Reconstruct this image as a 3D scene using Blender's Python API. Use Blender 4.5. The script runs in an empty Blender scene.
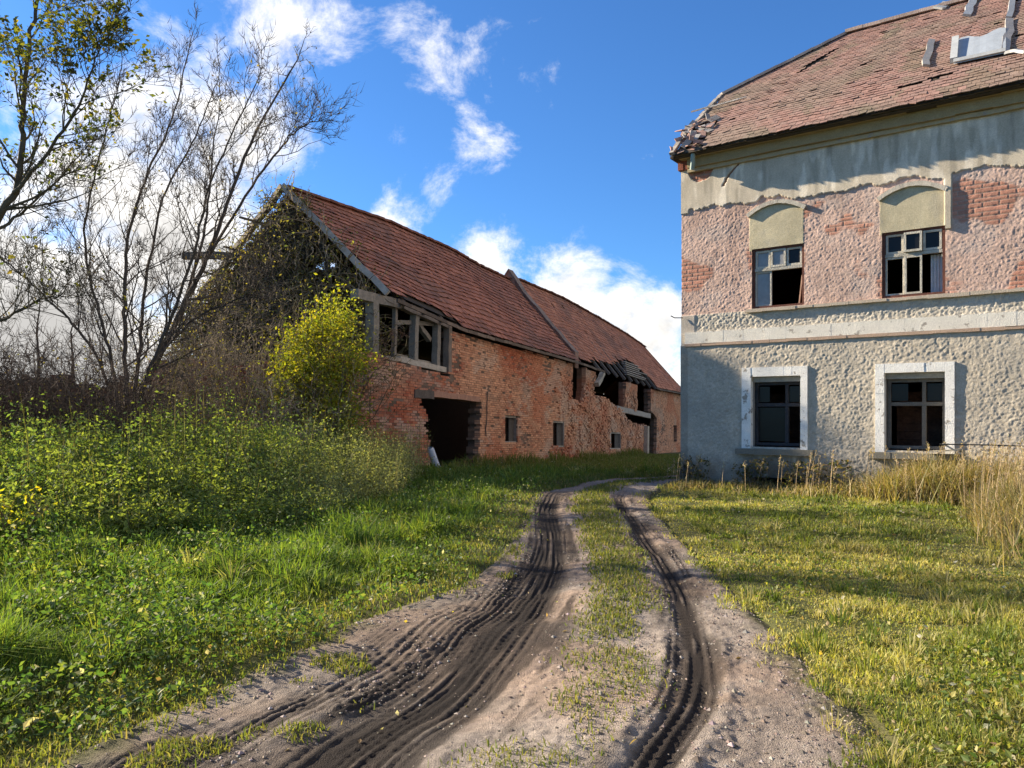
import bpy, math, random
import numpy as np
from mathutils import Vector
random.seed(7)
RNG = np.random.default_rng(11)
scene = bpy.context.scene
COL = scene.collection
# ------------------------------------------------------------------ camera numbers (metres, z up, looking along +Y)
CX, HY, FP, CH = 512.0, 413.0, 770.0, 1.6
def ray(px, py):
    return np.array([(px-CX)/FP, 1.0, (HY-py)/FP])
def at(px, py, Y):
    r = ray(px, py)*Y
    return np.array([r[0], r[1], r[2]+CH])
# sun: from the left, a little ahead
SAZ, SEL = math.radians(24.6), math.radians(24.0)
SUN = np.array([-math.cos(SAZ)*math.cos(SEL), math.sin(SAZ)*math.cos(SEL), math.sin(SEL)])

# ------------------------------------------------------------------ noise
def _h(i, j, s):
    n = (i*374761393 + j*668265263 + s*1442695041) & 0x7fffffff
    n = ((n ^ (n >> 13))*1274126177) & 0x7fffffff
    return ((n ^ (n >> 16)) & 0xffff)/65535.0
def vnoise(x, y, s=0):
    x = np.asarray(x, float); y = np.asarray(y, float)
    i = np.floor(x).astype(np.int64); j = np.floor(y).astype(np.int64)
    u = x-i; v = y-j
    u = u*u*(3-2*u); v = v*v*(3-2*v)
    a = _h(i, j, s); b = _h(i+1, j, s); c = _h(i, j+1, s); d = _h(i+1, j+1, s)
    return (a*(1-u)+b*u)*(1-v)+(c*(1-u)+d*u)*v
def fbm(x, y, s=0, o=4):
    t = 0; a = .5; n = 0
    for k in range(o):
        t = t+a*vnoise(np.asarray(x)*2**k+17.3*k, np.asarray(y)*2**k-9.1*k, s+k); n += a; a *= .5
    return t/n
def worley(x, y, s=0):
    x = np.asarray(x, float); y = np.asarray(y, float)
    i0 = np.floor(x).astype(np.int64); j0 = np.floor(y).astype(np.int64)
    d = np.full(x.shape, 9.0)
    for di in (-1, 0, 1):
        for dj in (-1, 0, 1):
            i = i0+di; j = j0+dj
            px = i+_h(i, j, s); py = j+_h(i, j, s+5)
            d = np.minimum(d, (x-px)**2+(y-py)**2)
    return np.sqrt(d)
def sstep(a, b, x):
    t = np.clip((np.asarray(x, float)-a)/(b-a), 0, 1)
    return t*t*(3-2*t)
def inpoly(x, y, poly):
    x = np.asarray(x, float); y = np.asarray(y, float)
    r = np.zeros(x.shape, bool)
    n = len(poly)
    for k in range(n):
        x1, y1 = poly[k]; x2, y2 = poly[(k+1) % n]
        if y1 == y2: continue
        c = ((y1 > y) != (y2 > y)) & (x < (x2-x1)*(y-y1)/(y2-y1)+x1)
        r ^= c
    return r
def lerp3(a, b, t):
    return np.asarray(a)[None]*(1-t[:, None])+np.asarray(b)[None]*t[:, None]

# ------------------------------------------------------------------ mesh making
def mesh_np(name, V, F, mat, parent=None, col=None, smooth=False):
    V = np.asarray(V, np.float32); F = np.asarray(F, np.int32)
    if parent is not None:
        V = V-np.array(parent.location, np.float32)
    me = bpy.data.meshes.new(name)
    k = F.shape[1]
    me.vertices.add(len(V)); me.vertices.foreach_set('co', V.ravel())
    me.loops.add(F.size); me.loops.foreach_set('vertex_index', F.ravel())
    me.polygons.add(len(F))
    me.polygons.foreach_set('loop_start', np.arange(0, F.size, k, dtype=np.int32))
    me.polygons.foreach_set('use_smooth', np.full(len(F), bool(smooth)))
    me.update(calc_edges=True)
    if col is not None:
        c = np.ones((len(V), 4), np.float32); c[:, :3] = np.asarray(col, np.float32)[:, :3]
        a = me.color_attributes.new('col', 'FLOAT_COLOR', 'POINT'); a.data.foreach_set('color', c.ravel())
    me.materials.append(mat)
    o = bpy.data.objects.new(name, me); COL.objects.link(o)
    if parent is not None: o.parent = parent
    return o
def sub(name, V, F, mat, part, root, col=None, smooth=False):
    """a sub-part: verts in world, parent is a part whose own location is zero under root"""
    o = mesh_np(name, np.asarray(V)-np.array(root.location), F, mat, None, col, smooth)
    o.parent = part
    return o
CUBEF = np.array([[0,1,3,2],[4,6,7,5],[0,4,5,1],[2,3,7,6],[0,2,6,4],[1,5,7,3]])
class MB:
    def __init__(s): s.V = []; s.F = []; s.C = []; s.n = 0
    def raw(s, V, F, c=(.5,.5,.5)):
        V = np.asarray(V, float); s.V.append(V); s.F.append(np.asarray(F)+s.n)
        s.C.append(np.tile(np.array(c, float)[None, :3], (len(V), 1))); s.n += len(V)
    def box(s, f, t, o, z, c=(.5,.5,.5), wob=0.0):
        P = np.array([[a, b, d] for a in t for b in o for d in z], float)
        if wob: P = P+RNG.normal(0, wob, P.shape)
        s.raw(f(P[:, 0], P[:, 1], P[:, 2]), CUBEF, c)
    def bar(s, p, q, w, h=None, up=(0, 0, 1), c=(.5,.5,.5), segs=1, wob=0.0, taper=1.0):
        p = np.asarray(p, float); q = np.asarray(q, float); h = h or w
        d = q-p; d /= np.linalg.norm(d)
        r = np.cross(d, up); r /= np.linalg.norm(r); u = np.cross(r, d)
        base = s.n; V = []
        for k in range(segs+1):
            e = k/segs; m = p*(1-e)+q*e+(RNG.normal(0, wob, 3) if wob else 0)
            sc = 1+(taper-1)*e
            for a, b in ((-1,-1),(1,-1),(1,1),(-1,1)):
                V.append(m+r*a*w*.5*sc+u*b*h*.5*sc)
        F = []
        for k in range(segs):
            for a in range(4):
                b = (a+1) % 4
                F.append([4*k+a, 4*k+b, 4*k+4+b, 4*k+4+a])
        F.append([3,2,1,0]); F.append([4*segs, 4*segs+1, 4*segs+2, 4*segs+3])
        s.raw(V, F, c)
    def build(s, name, mat, parent=None, smooth=False):
        return mesh_np(name, np.concatenate(s.V), np.concatenate(s.F), mat, parent, np.concatenate(s.C), smooth)
    def build_sub(s, name, mat, part, root):
        return sub(name, np.concatenate(s.V), np.concatenate(s.F), mat, part, root, np.concatenate(s.C))
def tag(o, label=None, cat=None, group=None, kind=None):
    if label: o['label'] = label
    if cat: o['category'] = cat
    if group: o['group'] = group
    if kind: o['kind'] = kind
    return o
def thing(name, loc, label, cat, group=None):
    o = bpy.data.objects.new(name, None); COL.objects.link(o); o.location = Vector([float(v) for v in loc])
    o.empty_display_size = .3
    return tag(o, label, cat, group)

# ------------------------------------------------------------------ materials
def mat(name, color=(.5,.5,.5), rough=.85, attr=False, n1=(0, 0), n2=(0, 0), bump=(0, 0), spec=.25, metal=0, tint2=None, tscale=3, tr=(.45, .62)):
    m = bpy.data.materials.new(name); m.use_nodes = True
    N = m.node_tree.nodes; L = m.node_tree.links
    b = N['Principled BSDF']; b.inputs['Roughness'].default_value = rough
    b.inputs['Specular IOR Level'].default_value = spec; b.inputs['Metallic'].default_value = metal
    if attr:
        a = N.new('ShaderNodeAttribute'); a.attribute_name = 'col'; src = a.outputs['Color']
    else:
        a = N.new('ShaderNodeRGB'); a.outputs[0].default_value = (*color, 1); src = a.outputs[0]
    tc = N.new('ShaderNodeTexCoord')
    if tint2:
        nz = N.new('ShaderNodeTexNoise'); nz.inputs['Scale'].default_value = tscale; nz.inputs['Detail'].default_value = 7
        nz.inputs['Roughness'].default_value = .65
        L.new(tc.outputs['Object'], nz.inputs['Vector'])
        mr = N.new('ShaderNodeMapRange'); mr.inputs[1].default_value = tr[0]; mr.inputs[2].default_value = tr[1]
        L.new(nz.outputs['Fac'], mr.inputs[0])
        mx = N.new('ShaderNodeMix'); mx.data_type = 'RGBA'
        L.new(mr.outputs[0], mx.inputs[0]); L.new(src, mx.inputs[6]); mx.inputs[7].default_value = (*tint2, 1); src = mx.outputs[2]
    for sc, am in (n1, n2):
        if am:
            nz = N.new('ShaderNodeTexNoise'); nz.inputs['Scale'].default_value = sc; nz.inputs['Detail'].default_value = 6
            nz.inputs['Roughness'].default_value = .65
            L.new(tc.outputs['Object'], nz.inputs['Vector'])
            mr = N.new('ShaderNodeMapRange'); mr.inputs[1].default_value = .25; mr.inputs[2].default_value = .75
            mr.inputs[3].default_value = 1-am; mr.inputs[4].default_value = 1+am
            L.new(nz.outputs['Fac'], mr.inputs[0])
            mx = N.new('ShaderNodeVectorMath'); mx.operation = 'SCALE'
            L.new(src, mx.inputs[0]); L.new(mr.outputs[0], mx.inputs['Scale']); src = mx.outputs[0]
    L.new(src, b.inputs['Base Color'])
    if bump[1]:
        nz = N.new('ShaderNodeTexNoise'); nz.inputs['Scale'].default_value = bump[0]; nz.inputs['Detail'].default_value = 5
        L.new(tc.outputs['Object'], nz.inputs['Vector'])
        bp = N.new('ShaderNodeBump'); bp.inputs['Strength'].default_value = bump[1]; bp.inputs['Distance'].default_value = .02
        L.new(nz.outputs['Fac'], bp.inputs['Height']); L.new(bp.outputs[0], b.inputs['Normal'])
    return m
def leafmat(name, trans=.45, gloss=.06):
    m = bpy.data.materials.new(name); m.use_nodes = True
    N = m.node_tree.nodes; L = m.node_tree.links; N.remove(N['Principled BSDF'])
    out = N['Material Output']
    a = N.new('ShaderNodeAttribute'); a.attribute_name = 'col'
    d = N.new('ShaderNodeBsdfDiffuse'); t = N.new('ShaderNodeBsdfTranslucent'); g = N.new('ShaderNodeBsdfGlossy')
    g.inputs['Roughness'].default_value = .6
    br = N.new('ShaderNodeMix'); br.data_type = 'RGBA'; br.blend_type = 'MULTIPLY'; br.inputs[0].default_value = 1
    L.new(a.outputs['Color'], br.inputs[6]); br.inputs[7].default_value = (1.42, 1.42, .58, 1)
    L.new(a.outputs['Color'], d.inputs['Color']); L.new(br.outputs[2], t.inputs['Color'])
    m1 = N.new('ShaderNodeMixShader'); m1.inputs[0].default_value = trans
    L.new(d.outputs[0], m1.inputs[1]); L.new(t.outputs[0], m1.inputs[2])
    m2 = N.new('ShaderNodeMixShader'); m2.inputs[0].default_value = gloss
    L.new(m1.outputs[0], m2.inputs[1]); L.new(g.outputs[0], m2.inputs[2])
    L.new(m2.outputs[0], out.inputs['Surface'])
    return m
def glassmat(name, tint=(.02,.022,.025), rough=.06):
    return mat(name, tint, rough, spec=.2, bump=(3, .12))
M = dict(
    brick=mat('brick', attr=True, rough=.92, n1=(9, .25), n2=(60, .25), bump=(45, .5), spec=.15),
    tile=mat('roof_tile', attr=True, rough=.85, n1=(5, .22), n2=(40, .2), bump=(30, .3), spec=.2),
    wood=mat('weathered_wood', attr=True, rough=.85, n1=(6, .3), n2=(50, .25), bump=(40, .4), spec=.2),
    plaster=mat('plaster', attr=True, rough=.93, n1=(4, .12), n2=(45, .22), bump=(85, .5), spec=.1),
    paint=mat('flaking_paint', attr=True, rough=.9, n1=(4, .12), n2=(40, .15), bump=(60, .5), spec=.12, tint2=(.34, .30, .25), tscale=6, tr=(.585, .64)),
    dark=mat('dark_interior', (.03, .026, .024), .95, n1=(3, .4)),
    shade_tone=mat('shade_toned_brick', (.09, .045, .03), .95, n1=(3, .5), n2=(20, .4), bump=(12, .6)),  # inner brick coloured dark to stand in for the shade of the rooms
    glass=glassmat('window_glass', (.012, .012, .013), .2),
    dirtyglass=mat('dusty_glass', (.24, .24, .24), .3, n1=(4, .3), spec=.6),
    metal=mat('sheet_metal', attr=True, rough=.5, n1=(5, .15), n2=(30, .1), spec=.4, bump=(4, .4)),
    black=mat('black_cable', (.02, .02, .02), .6),
    bark=mat('bark', attr=True, rough=.95, n1=(8, .3), n2=(50, .3), bump=(35, .6), spec=.1),
    leaf=leafmat('leaf', .5, .03), grass=leafmat('grass_blade', .42, .025), dry=leafmat('dry_stalk', .35, .03),
    mud=mat('track_earth', attr=True, rough=.92, n1=(25, .22), n2=(110, .4), bump=(130, .9), spec=.15),
    soil=mat('soil', attr=True, rough=.97, n1=(6, .3), n2=(50, .3), bump=(40, .7), spec=.08),
    stone=mat('pebble', attr=True, rough=.85, n1=(20, .2), spec=.2),
)

# ------------------------------------------------------------------ terrain and track
# centre line of the track: x, y, half width, left rut q, right rut q
TR = np.array([
    (-.50, 1.0, 1.92, -.80, .50), (-.33, 2.2, 1.88, -.75, .57), (-.10, 3.47, 1.80, -.67, .67), (.17, 4.6, 1.68, -.49, .89), (.46, 5.95, 1.45, -.43, .91),
    (.74, 7.1, 1.20, -.48, .80), (.94, 8.4, 1.08, -.53, .70), (1.09, 9.9, 1.0, -.60, .60), (1.22, 11.5, .95, -.68, .55), (1.36, 13.2, .95, -.72, .50), (1.60, 14.9, .98, -.72, .5),
    (2.10, 16.4, 1.02, -.72, .5), (3.0, 17.8, 1.05, -.72, .5), (4.4, 19.2, 1.05, -.72, .5), (6.4, 20.6, 1.05, -.7, .5), (9, 22.2, 1.05, -.7, .5), (13, 24.5, 1.05, -.7, .5), (18, 28, 1.05, -.7, .5)])
def cr(P, n):
    """Catmull-Rom through the rows of P, n samples a span"""
    P = np.vstack([2*P[0]-P[1], P, 2*P[-1]-P[-2]]); out = []
    for i in range(1, len(P)-2):
        for k in range(n):
            t = k/n
            a, b, c, d = P[i-1], P[i], P[i+1], P[i+2]
            out.append(.5*((2*b)+(-a+c)*t+(2*a-5*b+4*c-d)*t*t+(-a+3*b-3*c+d)*t**3))
    out.append(P[-2]); return np.array(out)
TC = cr(TR, 60)
_d = np.gradient(TC[:, :2], axis=0); _d /= np.linalg.norm(_d, axis=1)[:, None]
TN = np.stack([_d[:, 1], -_d[:, 0]], 1)        # to the right of travel
TS = np.concatenate([[0], np.cumsum(np.linalg.norm(np.diff(TC[:, :2], axis=0), axis=1))])
def track_q(x, y):
    """lateral offset from the track centre, half width, arc length"""
    x = np.asarray(x, float).ravel(); y = np.asarray(y, float).ravel()
    Q = np.empty(len(x)); W = np.empty(len(x)); S = np.empty(len(x))
    C = TC[::4]; NN = TN[::4]; SS = TS[::4]
    for a in range(0, len(x), 20000):
        b = slice(a, a+20000)
        dx = x[b, None]-C[None, :, 0]; dy = y[b, None]-C[None, :, 1]
        d2 = dx*dx+dy*dy; i = d2.argmin(1); r = np.arange(len(i))
        q = dx[r, i]*NN[i, 0]+dy[r, i]*NN[i, 1]
        dist = np.sqrt(d2[r, i]); Q[b] = np.where(dist > np.abs(q)+.3, np.sign(q)*dist, q); W[b] = C[i, 2]; S[b] = SS[i]
    return Q, W, S
def land(x, y):
    """the lie of the land without ruts"""
    x = np.asarray(x, float); y = np.asarray(y, float)
    d = np.clip(y-17, 0, 75); z = -.034*np.where(d < 4, d*d/8, d-2)
    near = np.exp(-((x*x+(y-6)**2)/1600))
    z = z+near*((fbm(x*.35, y*.35, 3, 3)-.5)*.22+(fbm(x*1.6, y*1.6, 8, 3)-.5)*.06)
    z = z+.35*sstep(-2.2, -6.5, x+.12*(y-10))*sstep(4, 9, y)*near
    return z
def ground_z(x, y):
    sh = np.shape(x); q, w, s = track_q(x, y)
    z = land(np.ravel(x), np.ravel(y))
    z = z-.09*sstep(.20, -.05, np.abs(q)-w*1.0)
    return z.reshape(sh)
xs = np.unique(np.concatenate([np.linspace(-12, 12, 161), np.linspace(-60, 60, 61), np.linspace(-400, 400, 41), np.linspace(-3000, 3000, 31)]))
ys = np.unique(np.concatenate([np.linspace(-4, 20, 161), np.linspace(-30, 80, 111), np.linspace(-200, 500, 36), np.linspace(-2000, 4000, 31)]))
GX, GY = np.meshgrid(xs, ys)
GZ = ground_z(GX, GY)
def gridfaces(r, c):
    i = np.arange(r*c).reshape(r, c)
    return np.stack([i[:-1, :-1], i[:-1, 1:], i[1:, 1:], i[1:, :-1]], -1).reshape(-1, 4)
gx = GX.ravel(); gy = GY.ravel()
gn = fbm(gx*.5, gy*.5, 21, 4)[:, None]
gcol = np.array([.075, .085, .028])*(1-gn)+np.array([.11, .095, .045])*gn
ground = mesh_np('ground', np.stack([gx, gy, GZ.ravel()], 1), gridfaces(len(ys), len(xs)), M['soil'], None, gcol, True)
tag(ground, kind='structure')

# the track itself: a fine strip with real ruts and tread marks
rows = []
yy = 1.0
tv = np.interp
nrow = 760
sarr = np.concatenate([np.linspace(0, 8, 420), np.linspace(8, 17, 230)[1:], np.linspace(17, TS[-1], 70)[1:]])
cx_ = np.interp(sarr, TS, TC[:, 0]); cy_ = np.interp(sarr, TS, TC[:, 1]); cw_ = np.interp(sarr, TS, TC[:, 2])
cl_ = np.interp(sarr, TS, TC[:, 3]); crr_ = np.interp(sarr, TS, TC[:, 4])
nx_ = np.interp(sarr, TS, TN[:, 0]); ny_ = np.interp(sarr, TS, TN[:, 1])
vq = np.linspace(-1.16, 1.16, 336)
Q = vq[None, :]*cw_[:, None]; S = np.repeat(sarr[:, None], len(vq), 1)
X = cx_[:, None]+nx_[:, None]*Q; Yg = cy_[:, None]+ny_[:, None]*Q
Wg = cw_[:, None]+0*Q
Z = land(X, Yg)
edge = sstep(1.12, 1.0, np.abs(Q)/Wg)
ql = Q-cl_[:, None]-.05*(fbm(S*.6, 0*S, 31, 2)-.5); qr = Q-crr_[:, None]-.05*(fbm(S*.6, 0*S+9, 32, 2)-.5)
fade = sstep(15.5, 12.5, S)
lw = np.interp(sarr, [0, 3, 6, 9, 14], [.34, .33, .25, .24, .2])[:, None]
rut_l = np.exp(-(ql/lw)**4); rut_r = np.exp(-(qr/.115)**4)
left_mud = sstep(-.1, -.35, ql)*sstep(-.62*1.9, -.62, ql)*sstep(7.5, 5.5, S)
n_lo = fbm(X*1.3, Yg*1.3, 40, 4); n_hi = fbm(X*9, Yg*9, 44, 3); n_mid = fbm(X*4, Yg*4, 47, 3)
crown = .03*np.exp(-((Q-.12)/.35)**2)
gate = sstep(.38, .58, fbm(S*.9, ql*9, 50, 3)); gate_r = sstep(.36, .56, fbm(S*.9, qr*12, 51, 3))
groove = gate*sstep(.25, .75, .5+.5*np.sin(ql*82+1.2*fbm(S*.5, ql*0, 53, 3))); groove_r = gate_r*sstep(.25, .75, .5+.5*np.sin(qr*95+1.0*fbm(S*.5, qr*0, 54, 3)))
tread = sstep(.35, .65, .5+.5*np.sin(S*2*math.pi/.085+np.abs(np.abs(ql)-.16)*45))*sstep(.35, .55, fbm(S*1.1, ql*3, 67, 3)); tread_r = sstep(.35, .65, .5+.5*np.sin(S*2*math.pi/.085+np.abs(qr)*45))*sstep(.35, .55, fbm(S*1.1, qr*3, 68, 3))
groove_m = sstep(.4, .6, fbm(S*.5, ql*8, 58, 3))*sstep(.2, .8, .5+.5*np.sin(ql*88+1.5*fbm(S*.4, ql*0, 52, 3)))
wl = rut_l*fade; wr = rut_r*fade
Z = Z+edge*(.012+crown+(n_lo-.5)*.02+((n_hi-.5)*.012+(fbm(X*24, Yg*24, 49, 3)-.5)*.02*(.5+.8*sstep(.35, .65, n_mid)))*(1-.75*np.maximum(wl, wr)))
Z = Z-wl*(.030-.011*groove-.005*tread*(1-.6*groove))+.010*np.exp(-((ql+lw*1.25)/.09)**2)*(.3+1.4*n_hi)*fade*sstep(.42, .62, fbm(S*2.2, ql*3, 55, 3))*2*sstep(7, 5, S)
Z = Z+.016*np.exp(-((ql-lw*1.2)/.07)**2)*fade*sstep(.4, .6, fbm(S*1.7, ql*3, 56, 3))
Z = Z-wr*(.032-.012*groove_r-.005*tread_r*(1-.6*groove_r))
Z = Z+.018*np.exp(-((np.abs(qr)-.2)/.05)**2)*fade*sstep(.42, .62, fbm(S*2.5, qr*3, 57, 3))
PASS = np.zeros_like(Q)
for (base_, of_, wd_, s0_, s1_, sd_) in ((cl_, -.66, .10, 6.5, 5.0, 1), (cl_, -.45, .12, 8.0, 6.5, 2), (cl_, -.22, .11, 10, 8.5, 3), (cl_, .20, .10, 9.0, 7.5, 4), (cl_, -.88, .09, 5.0, 4.0, 5), (cl_, .02, .13, 13, 11.5, 6), (crr_, .12, .06, 11, 9.5, 7), (crr_, -.12, .055, 9, 8, 8)):
    qk = Q-(base_[:, None]+of_*np.interp(S, [0, 4, 9, 12], [1.15, 1, .6, .4])+.30*(fbm(S*.22, 0*S+sd_*3.3, 300+sd_, 2)-.5)); pr = np.exp(-(qk/wd_)**4)*sstep(s0_, s1_, S)*sstep(.30, .46, fbm(S*.8, qk*3, 310+sd_, 3))
    ln = sstep(.2, .8, .5+.5*np.cos(qk*2*math.pi/.052)); lug = sstep(.4, .6, .5+.5*np.sin(S*2*math.pi/.07+np.abs(qk)*60))
    Z = Z-pr*(.010-.006*ln-.003*lug*sstep(.4, .6, fbm(S*2, qk*4, 320+sd_, 2))); PASS = np.maximum(PASS, pr*(.55+.45*(1-ln)))
Z = Z-left_mud*.007*groove_m
Z = Z-.035*(1-edge)+.008
dry = np.array([.315, .235, .182]); grit = np.array([.285, .24, .205]); mud = np.array([.021, .016, .0135]); dirt = np.array([.13, .098, .078])
c = dry+(grit-dry)*sstep(.4, .62, fbm(X*.9, Yg*1.4, 60, 4))[..., None]
c = c*(.55+.5*n_hi[..., None]+.4*fbm(X*30, Yg*30, 65, 2)[..., None])
patch = sstep(.5, .66, fbm(X*1.7, Yg*1.2, 66, 4))[..., None]; c = c*(1-.35*patch)+dirt*.35*patch
side = sstep(.55, .95, np.abs(Q)/Wg+(.35*(n_mid-.5)))[..., None]
c = c*(1-.2*side)+dirt*.2*side
lm = (left_mud*np.clip(.45+.6*sstep(.25, .7, .5*n_mid+.5*groove_m), 0, 1))[..., None]*.9; c = c*(1-lm)+dirt*.38*lm
gs = sstep(.90, 1.08, np.abs(Q)/Wg+.25*(n_mid-.5))[..., None]; c = c*(1-gs)+np.array([.085, .08, .038])*gs
pa = (PASS*.85)[..., None]; c = c*(1-pa)+(mud*1.5)*pa
a = np.clip(np.maximum(wl*(1.0-.42*groove*sstep(.40, .6, fbm(S*1.1, ql*7, 64, 3))), sstep(2.2, 1.2, np.abs(ql)/lw)*sstep(.40, .62, fbm(S*.9, ql*8, 61, 4))*fade*.85), 0, 1)[..., None]
c = c*(1-a)+mud*a
a = np.clip(np.maximum(wr*(1.0-.4*groove_r*sstep(.45, .65, n_mid)), sstep(.40, .12, np.abs(qr))*sstep(.46, .68, fbm(S*1.1, qr*4, 62, 4))*fade*.8), 0, 1)[..., None]
c = c*(1-a)+mud*1.25*a
road = mesh_np('dirt_road', np.stack([X, Yg, Z], -1).reshape(-1, 3), gridfaces(len(sarr), len(vq)), M['mud'], None, c.reshape(-1, 3), True)
tag(road, kind='structure')
ROADPTS = (X, Yg, Z)
def road_z(s, q, w):
    i = np.clip(np.round(np.interp(s, sarr, np.arange(len(sarr)))).astype(int), 0, len(sarr)-1); j = np.clip(np.round((np.clip(q/w, -1.15, 1.15)+1.16)/2.32*(len(vq)-1)).astype(int), 0, len(vq)-1)
    return ROADPTS[2][i, j]

# ------------------------------------------------------------------ plants: blades, leaves, twigs
def blades(name, P, h, w, col, m, bend=.5, up=1.0, parent=None, lean=None):
    n = len(P); h = np.broadcast_to(h, n).astype(float); w = np.broadcast_to(w, n).astype(float)
    a = RNG.uniform(0, 2*math.pi, n) if lean is None else lean
    b = RNG.uniform(0, 1, n)*bend
    d = np.stack([np.cos(a), np.sin(a), 0*a], 1); s = np.stack([-np.sin(a), np.cos(a), 0*a], 1)
    tw = RNG.uniform(0, math.pi, n); s = s*np.cos(tw)[:, None]+d*np.sin(tw)[:, None]
    up_ = np.array([0, 0, 1.])
    p1 = P+d*(h*b*.35)[:, None]+up_*(h*.55)[:, None]
    p2 = P+d*(h*b*1.1)[:, None]+up_*(h*(1-.35*b*b))[:, None]
    V = np.stack([P-s*w[:, None]*.5, P+s*w[:, None]*.5, p1-s*w[:, None]*.42, p1+s*w[:, None]*.42, p2], 1).reshape(-1, 3)
    i = np.arange(n)[:, None]*5
    F = np.concatenate([i+np.array([[0, 1, 3]]), i+np.array([[0, 3, 2]]), i+np.array([[2, 3, 4]])], 1).reshape(-1, 3)
    return mesh_np(name, V, F, m, parent, np.repeat(col, 5, 0))
def leafgeo(P, size, col, droop=.0, aspect=.55):
    n = len(P); size = np.broadcast_to(size, n)
    a = RNG.uniform(0, 2*math.pi, n); el = RNG.normal(-droop, .55, n)
    d = np.stack([np.cos(a)*np.cos(el), np.sin(a)*np.cos(el), np.sin(el)], 1)
    r = RNG.normal(0, 1, (n, 3)); s = np.cross(d, r); s /= np.linalg.norm(s, axis=1)[:, None]+1e-9
    nn = np.cross(d, s)
    L = size[:, None]
    V = np.stack([P, P+d*L*.5+s*L*aspect*.5+nn*L*.08, P+d*L, P+d*L*.5-s*L*aspect*.5+nn*L*.08], 1).reshape(-1, 3)
    i = np.arange(n)[:, None]*4
    F = np.concatenate([i+np.array([[0, 1, 2]]), i+np.array([[0, 2, 3]])], 1).reshape(-1, 3)
    return V, F, np.repeat(col, 4, 0)
def leaves(name, P, size, col, m, parent=None, **k):
    V, F, c = leafgeo(np.asarray(P), size, col, **k)
    return mesh_np(name, V, F, m, parent, c)
def tubes(name, polys, m, parent=None, sides=4, col=(.1, .08, .06), var=.2):
    """polys: list of (points (k,3), radii (k))"""
    Vs = []; Fs = []; Cs = []; n = 0
    ang = np.arange(sides)/sides*2*math.pi
    for P, R in polys:
        P = np.asarray(P, float); k = len(P)
        T = np.gradient(P, axis=0); T /= np.linalg.norm(T, axis=1)[:, None]+1e-9
        ref = np.array([.3, .9, .2]) if abs(T[0][2]) > .8 else np.array([0, 0, 1.])
        A = np.cross(T, ref); A /= np.linalg.norm(A, axis=1)[:, None]+1e-9; B = np.cross(T, A)
        R = np.asarray(R, float)
        V = P[:, None]+(A[:, None]*np.cos(ang)[None, :, None]+B[:, None]*np.sin(ang)[None, :, None])*R[:, None, None]
        i = np.arange(k*sides).reshape(k, sides)+n
        j = np.roll(i, -1, 1)
        Fs.append(np.stack([i[:-1], j[:-1], j[1:], i[1:]], -1).reshape(-1, 4)); Vs.append(V.reshape(-1, 3)); n += k*sides
        Cs.append(np.tile(np.array(col)[None]*(1+RNG.uniform(-var, var)), (k*sides, 1)))
    return mesh_np(name, np.concatenate(Vs), np.concatenate(Fs), m, parent, np.concatenate(Cs), sides > 3)
def unit(v): return v/(np.linalg.norm(v)+1e-9)
def grow(p, d, L, r, lev, out, tips, maxlev, nch, up=.12, wob=.16, spread=.75, shrink=.55):
    k = max(4, int(5 if lev >= maxlev else 7)); pts = [p]; rad = [r]; d = unit(d)
    for i in range(1, k):
        d = unit(d+RNG.normal(0, wob, 3)+np.array([0, 0, up]))
        pts.append(pts[-1]+d*L/(k-1)); rad.append(r*(1-.8*i/(k-1)))
    pts = np.array(pts); out.append((lev, pts, np.array(rad)))
    if lev >= maxlev:
        tips.append(pts[2:]); return
    n = nch[min(lev, len(nch)-1)]
    for c in range(n):
        e = RNG.uniform(.18, 1); x = e*(k-1); i = min(int(x), k-2); q = pts[i]*(1-(x-i))+pts[i+1]*(x-i)
        t = unit(pts[i+1]-pts[i]); s = unit(np.cross(t, RNG.normal(0, 1, 3)))
        grow(q, unit(t*(1-spread*.45)+s*spread), L*shrink*RNG.uniform(.6, 1.15)*(1.1-.45*e), max(r*.5*(1-.5*e), .0055), lev+1, out, tips, maxlev, nch, up, wob, spread, shrink)
def stem_tree(stems, radii, nside, Lside, maxlev=3, nch=(7, 5, 4), up=.10, spread=.7, start=.2):
    trunks = []; out = []; tips = []
    for (P, r0) in zip(stems, radii):
        P = cr(np.asarray(P, float), 6); k = len(P)
        P = P+RNG.normal(0, .012, P.shape)
        R = r0*np.linspace(1, .22, k); trunks.append((P, R))
        for c in range(nside):
            e = start+(1-start)*(c+RNG.uniform(0, 1))/nside
            x = e*(k-1); i = min(int(x), k-2); q = P[i]
            t = unit(P[i+1]-P[i]); s = unit(np.cross(t, RNG.normal(0, 1, 3)))
            grow(q, unit(t*.75+s*spread), Lside*RNG.uniform(.55, 1.15)*(1.15-.6*e), max(R[i]*.5, .008), 1, out, tips, maxlev, nch, up, .15, spread)
        grow(P[-1], unit(P[-1]-P[-3]), Lside*.55, R[-1], 1, out, tips, maxlev, nch, up, .14, spread)
    return trunks, out, tips
def mixcol(n, *cols, w=None):
    c = np.array(cols); k = RNG.choice(len(c), n, p=w)
    return c[k]*RNG.uniform(.75, 1.25, (n, 1))*RNG.uniform(.92, 1.08, (n, 3))
def px_stem(pts, Y, dy=0.0):
    n = len(pts)
    return [at(p[0], p[1], Y+dy*i/(n-1)) for i, p in enumerate(pts)]

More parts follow.
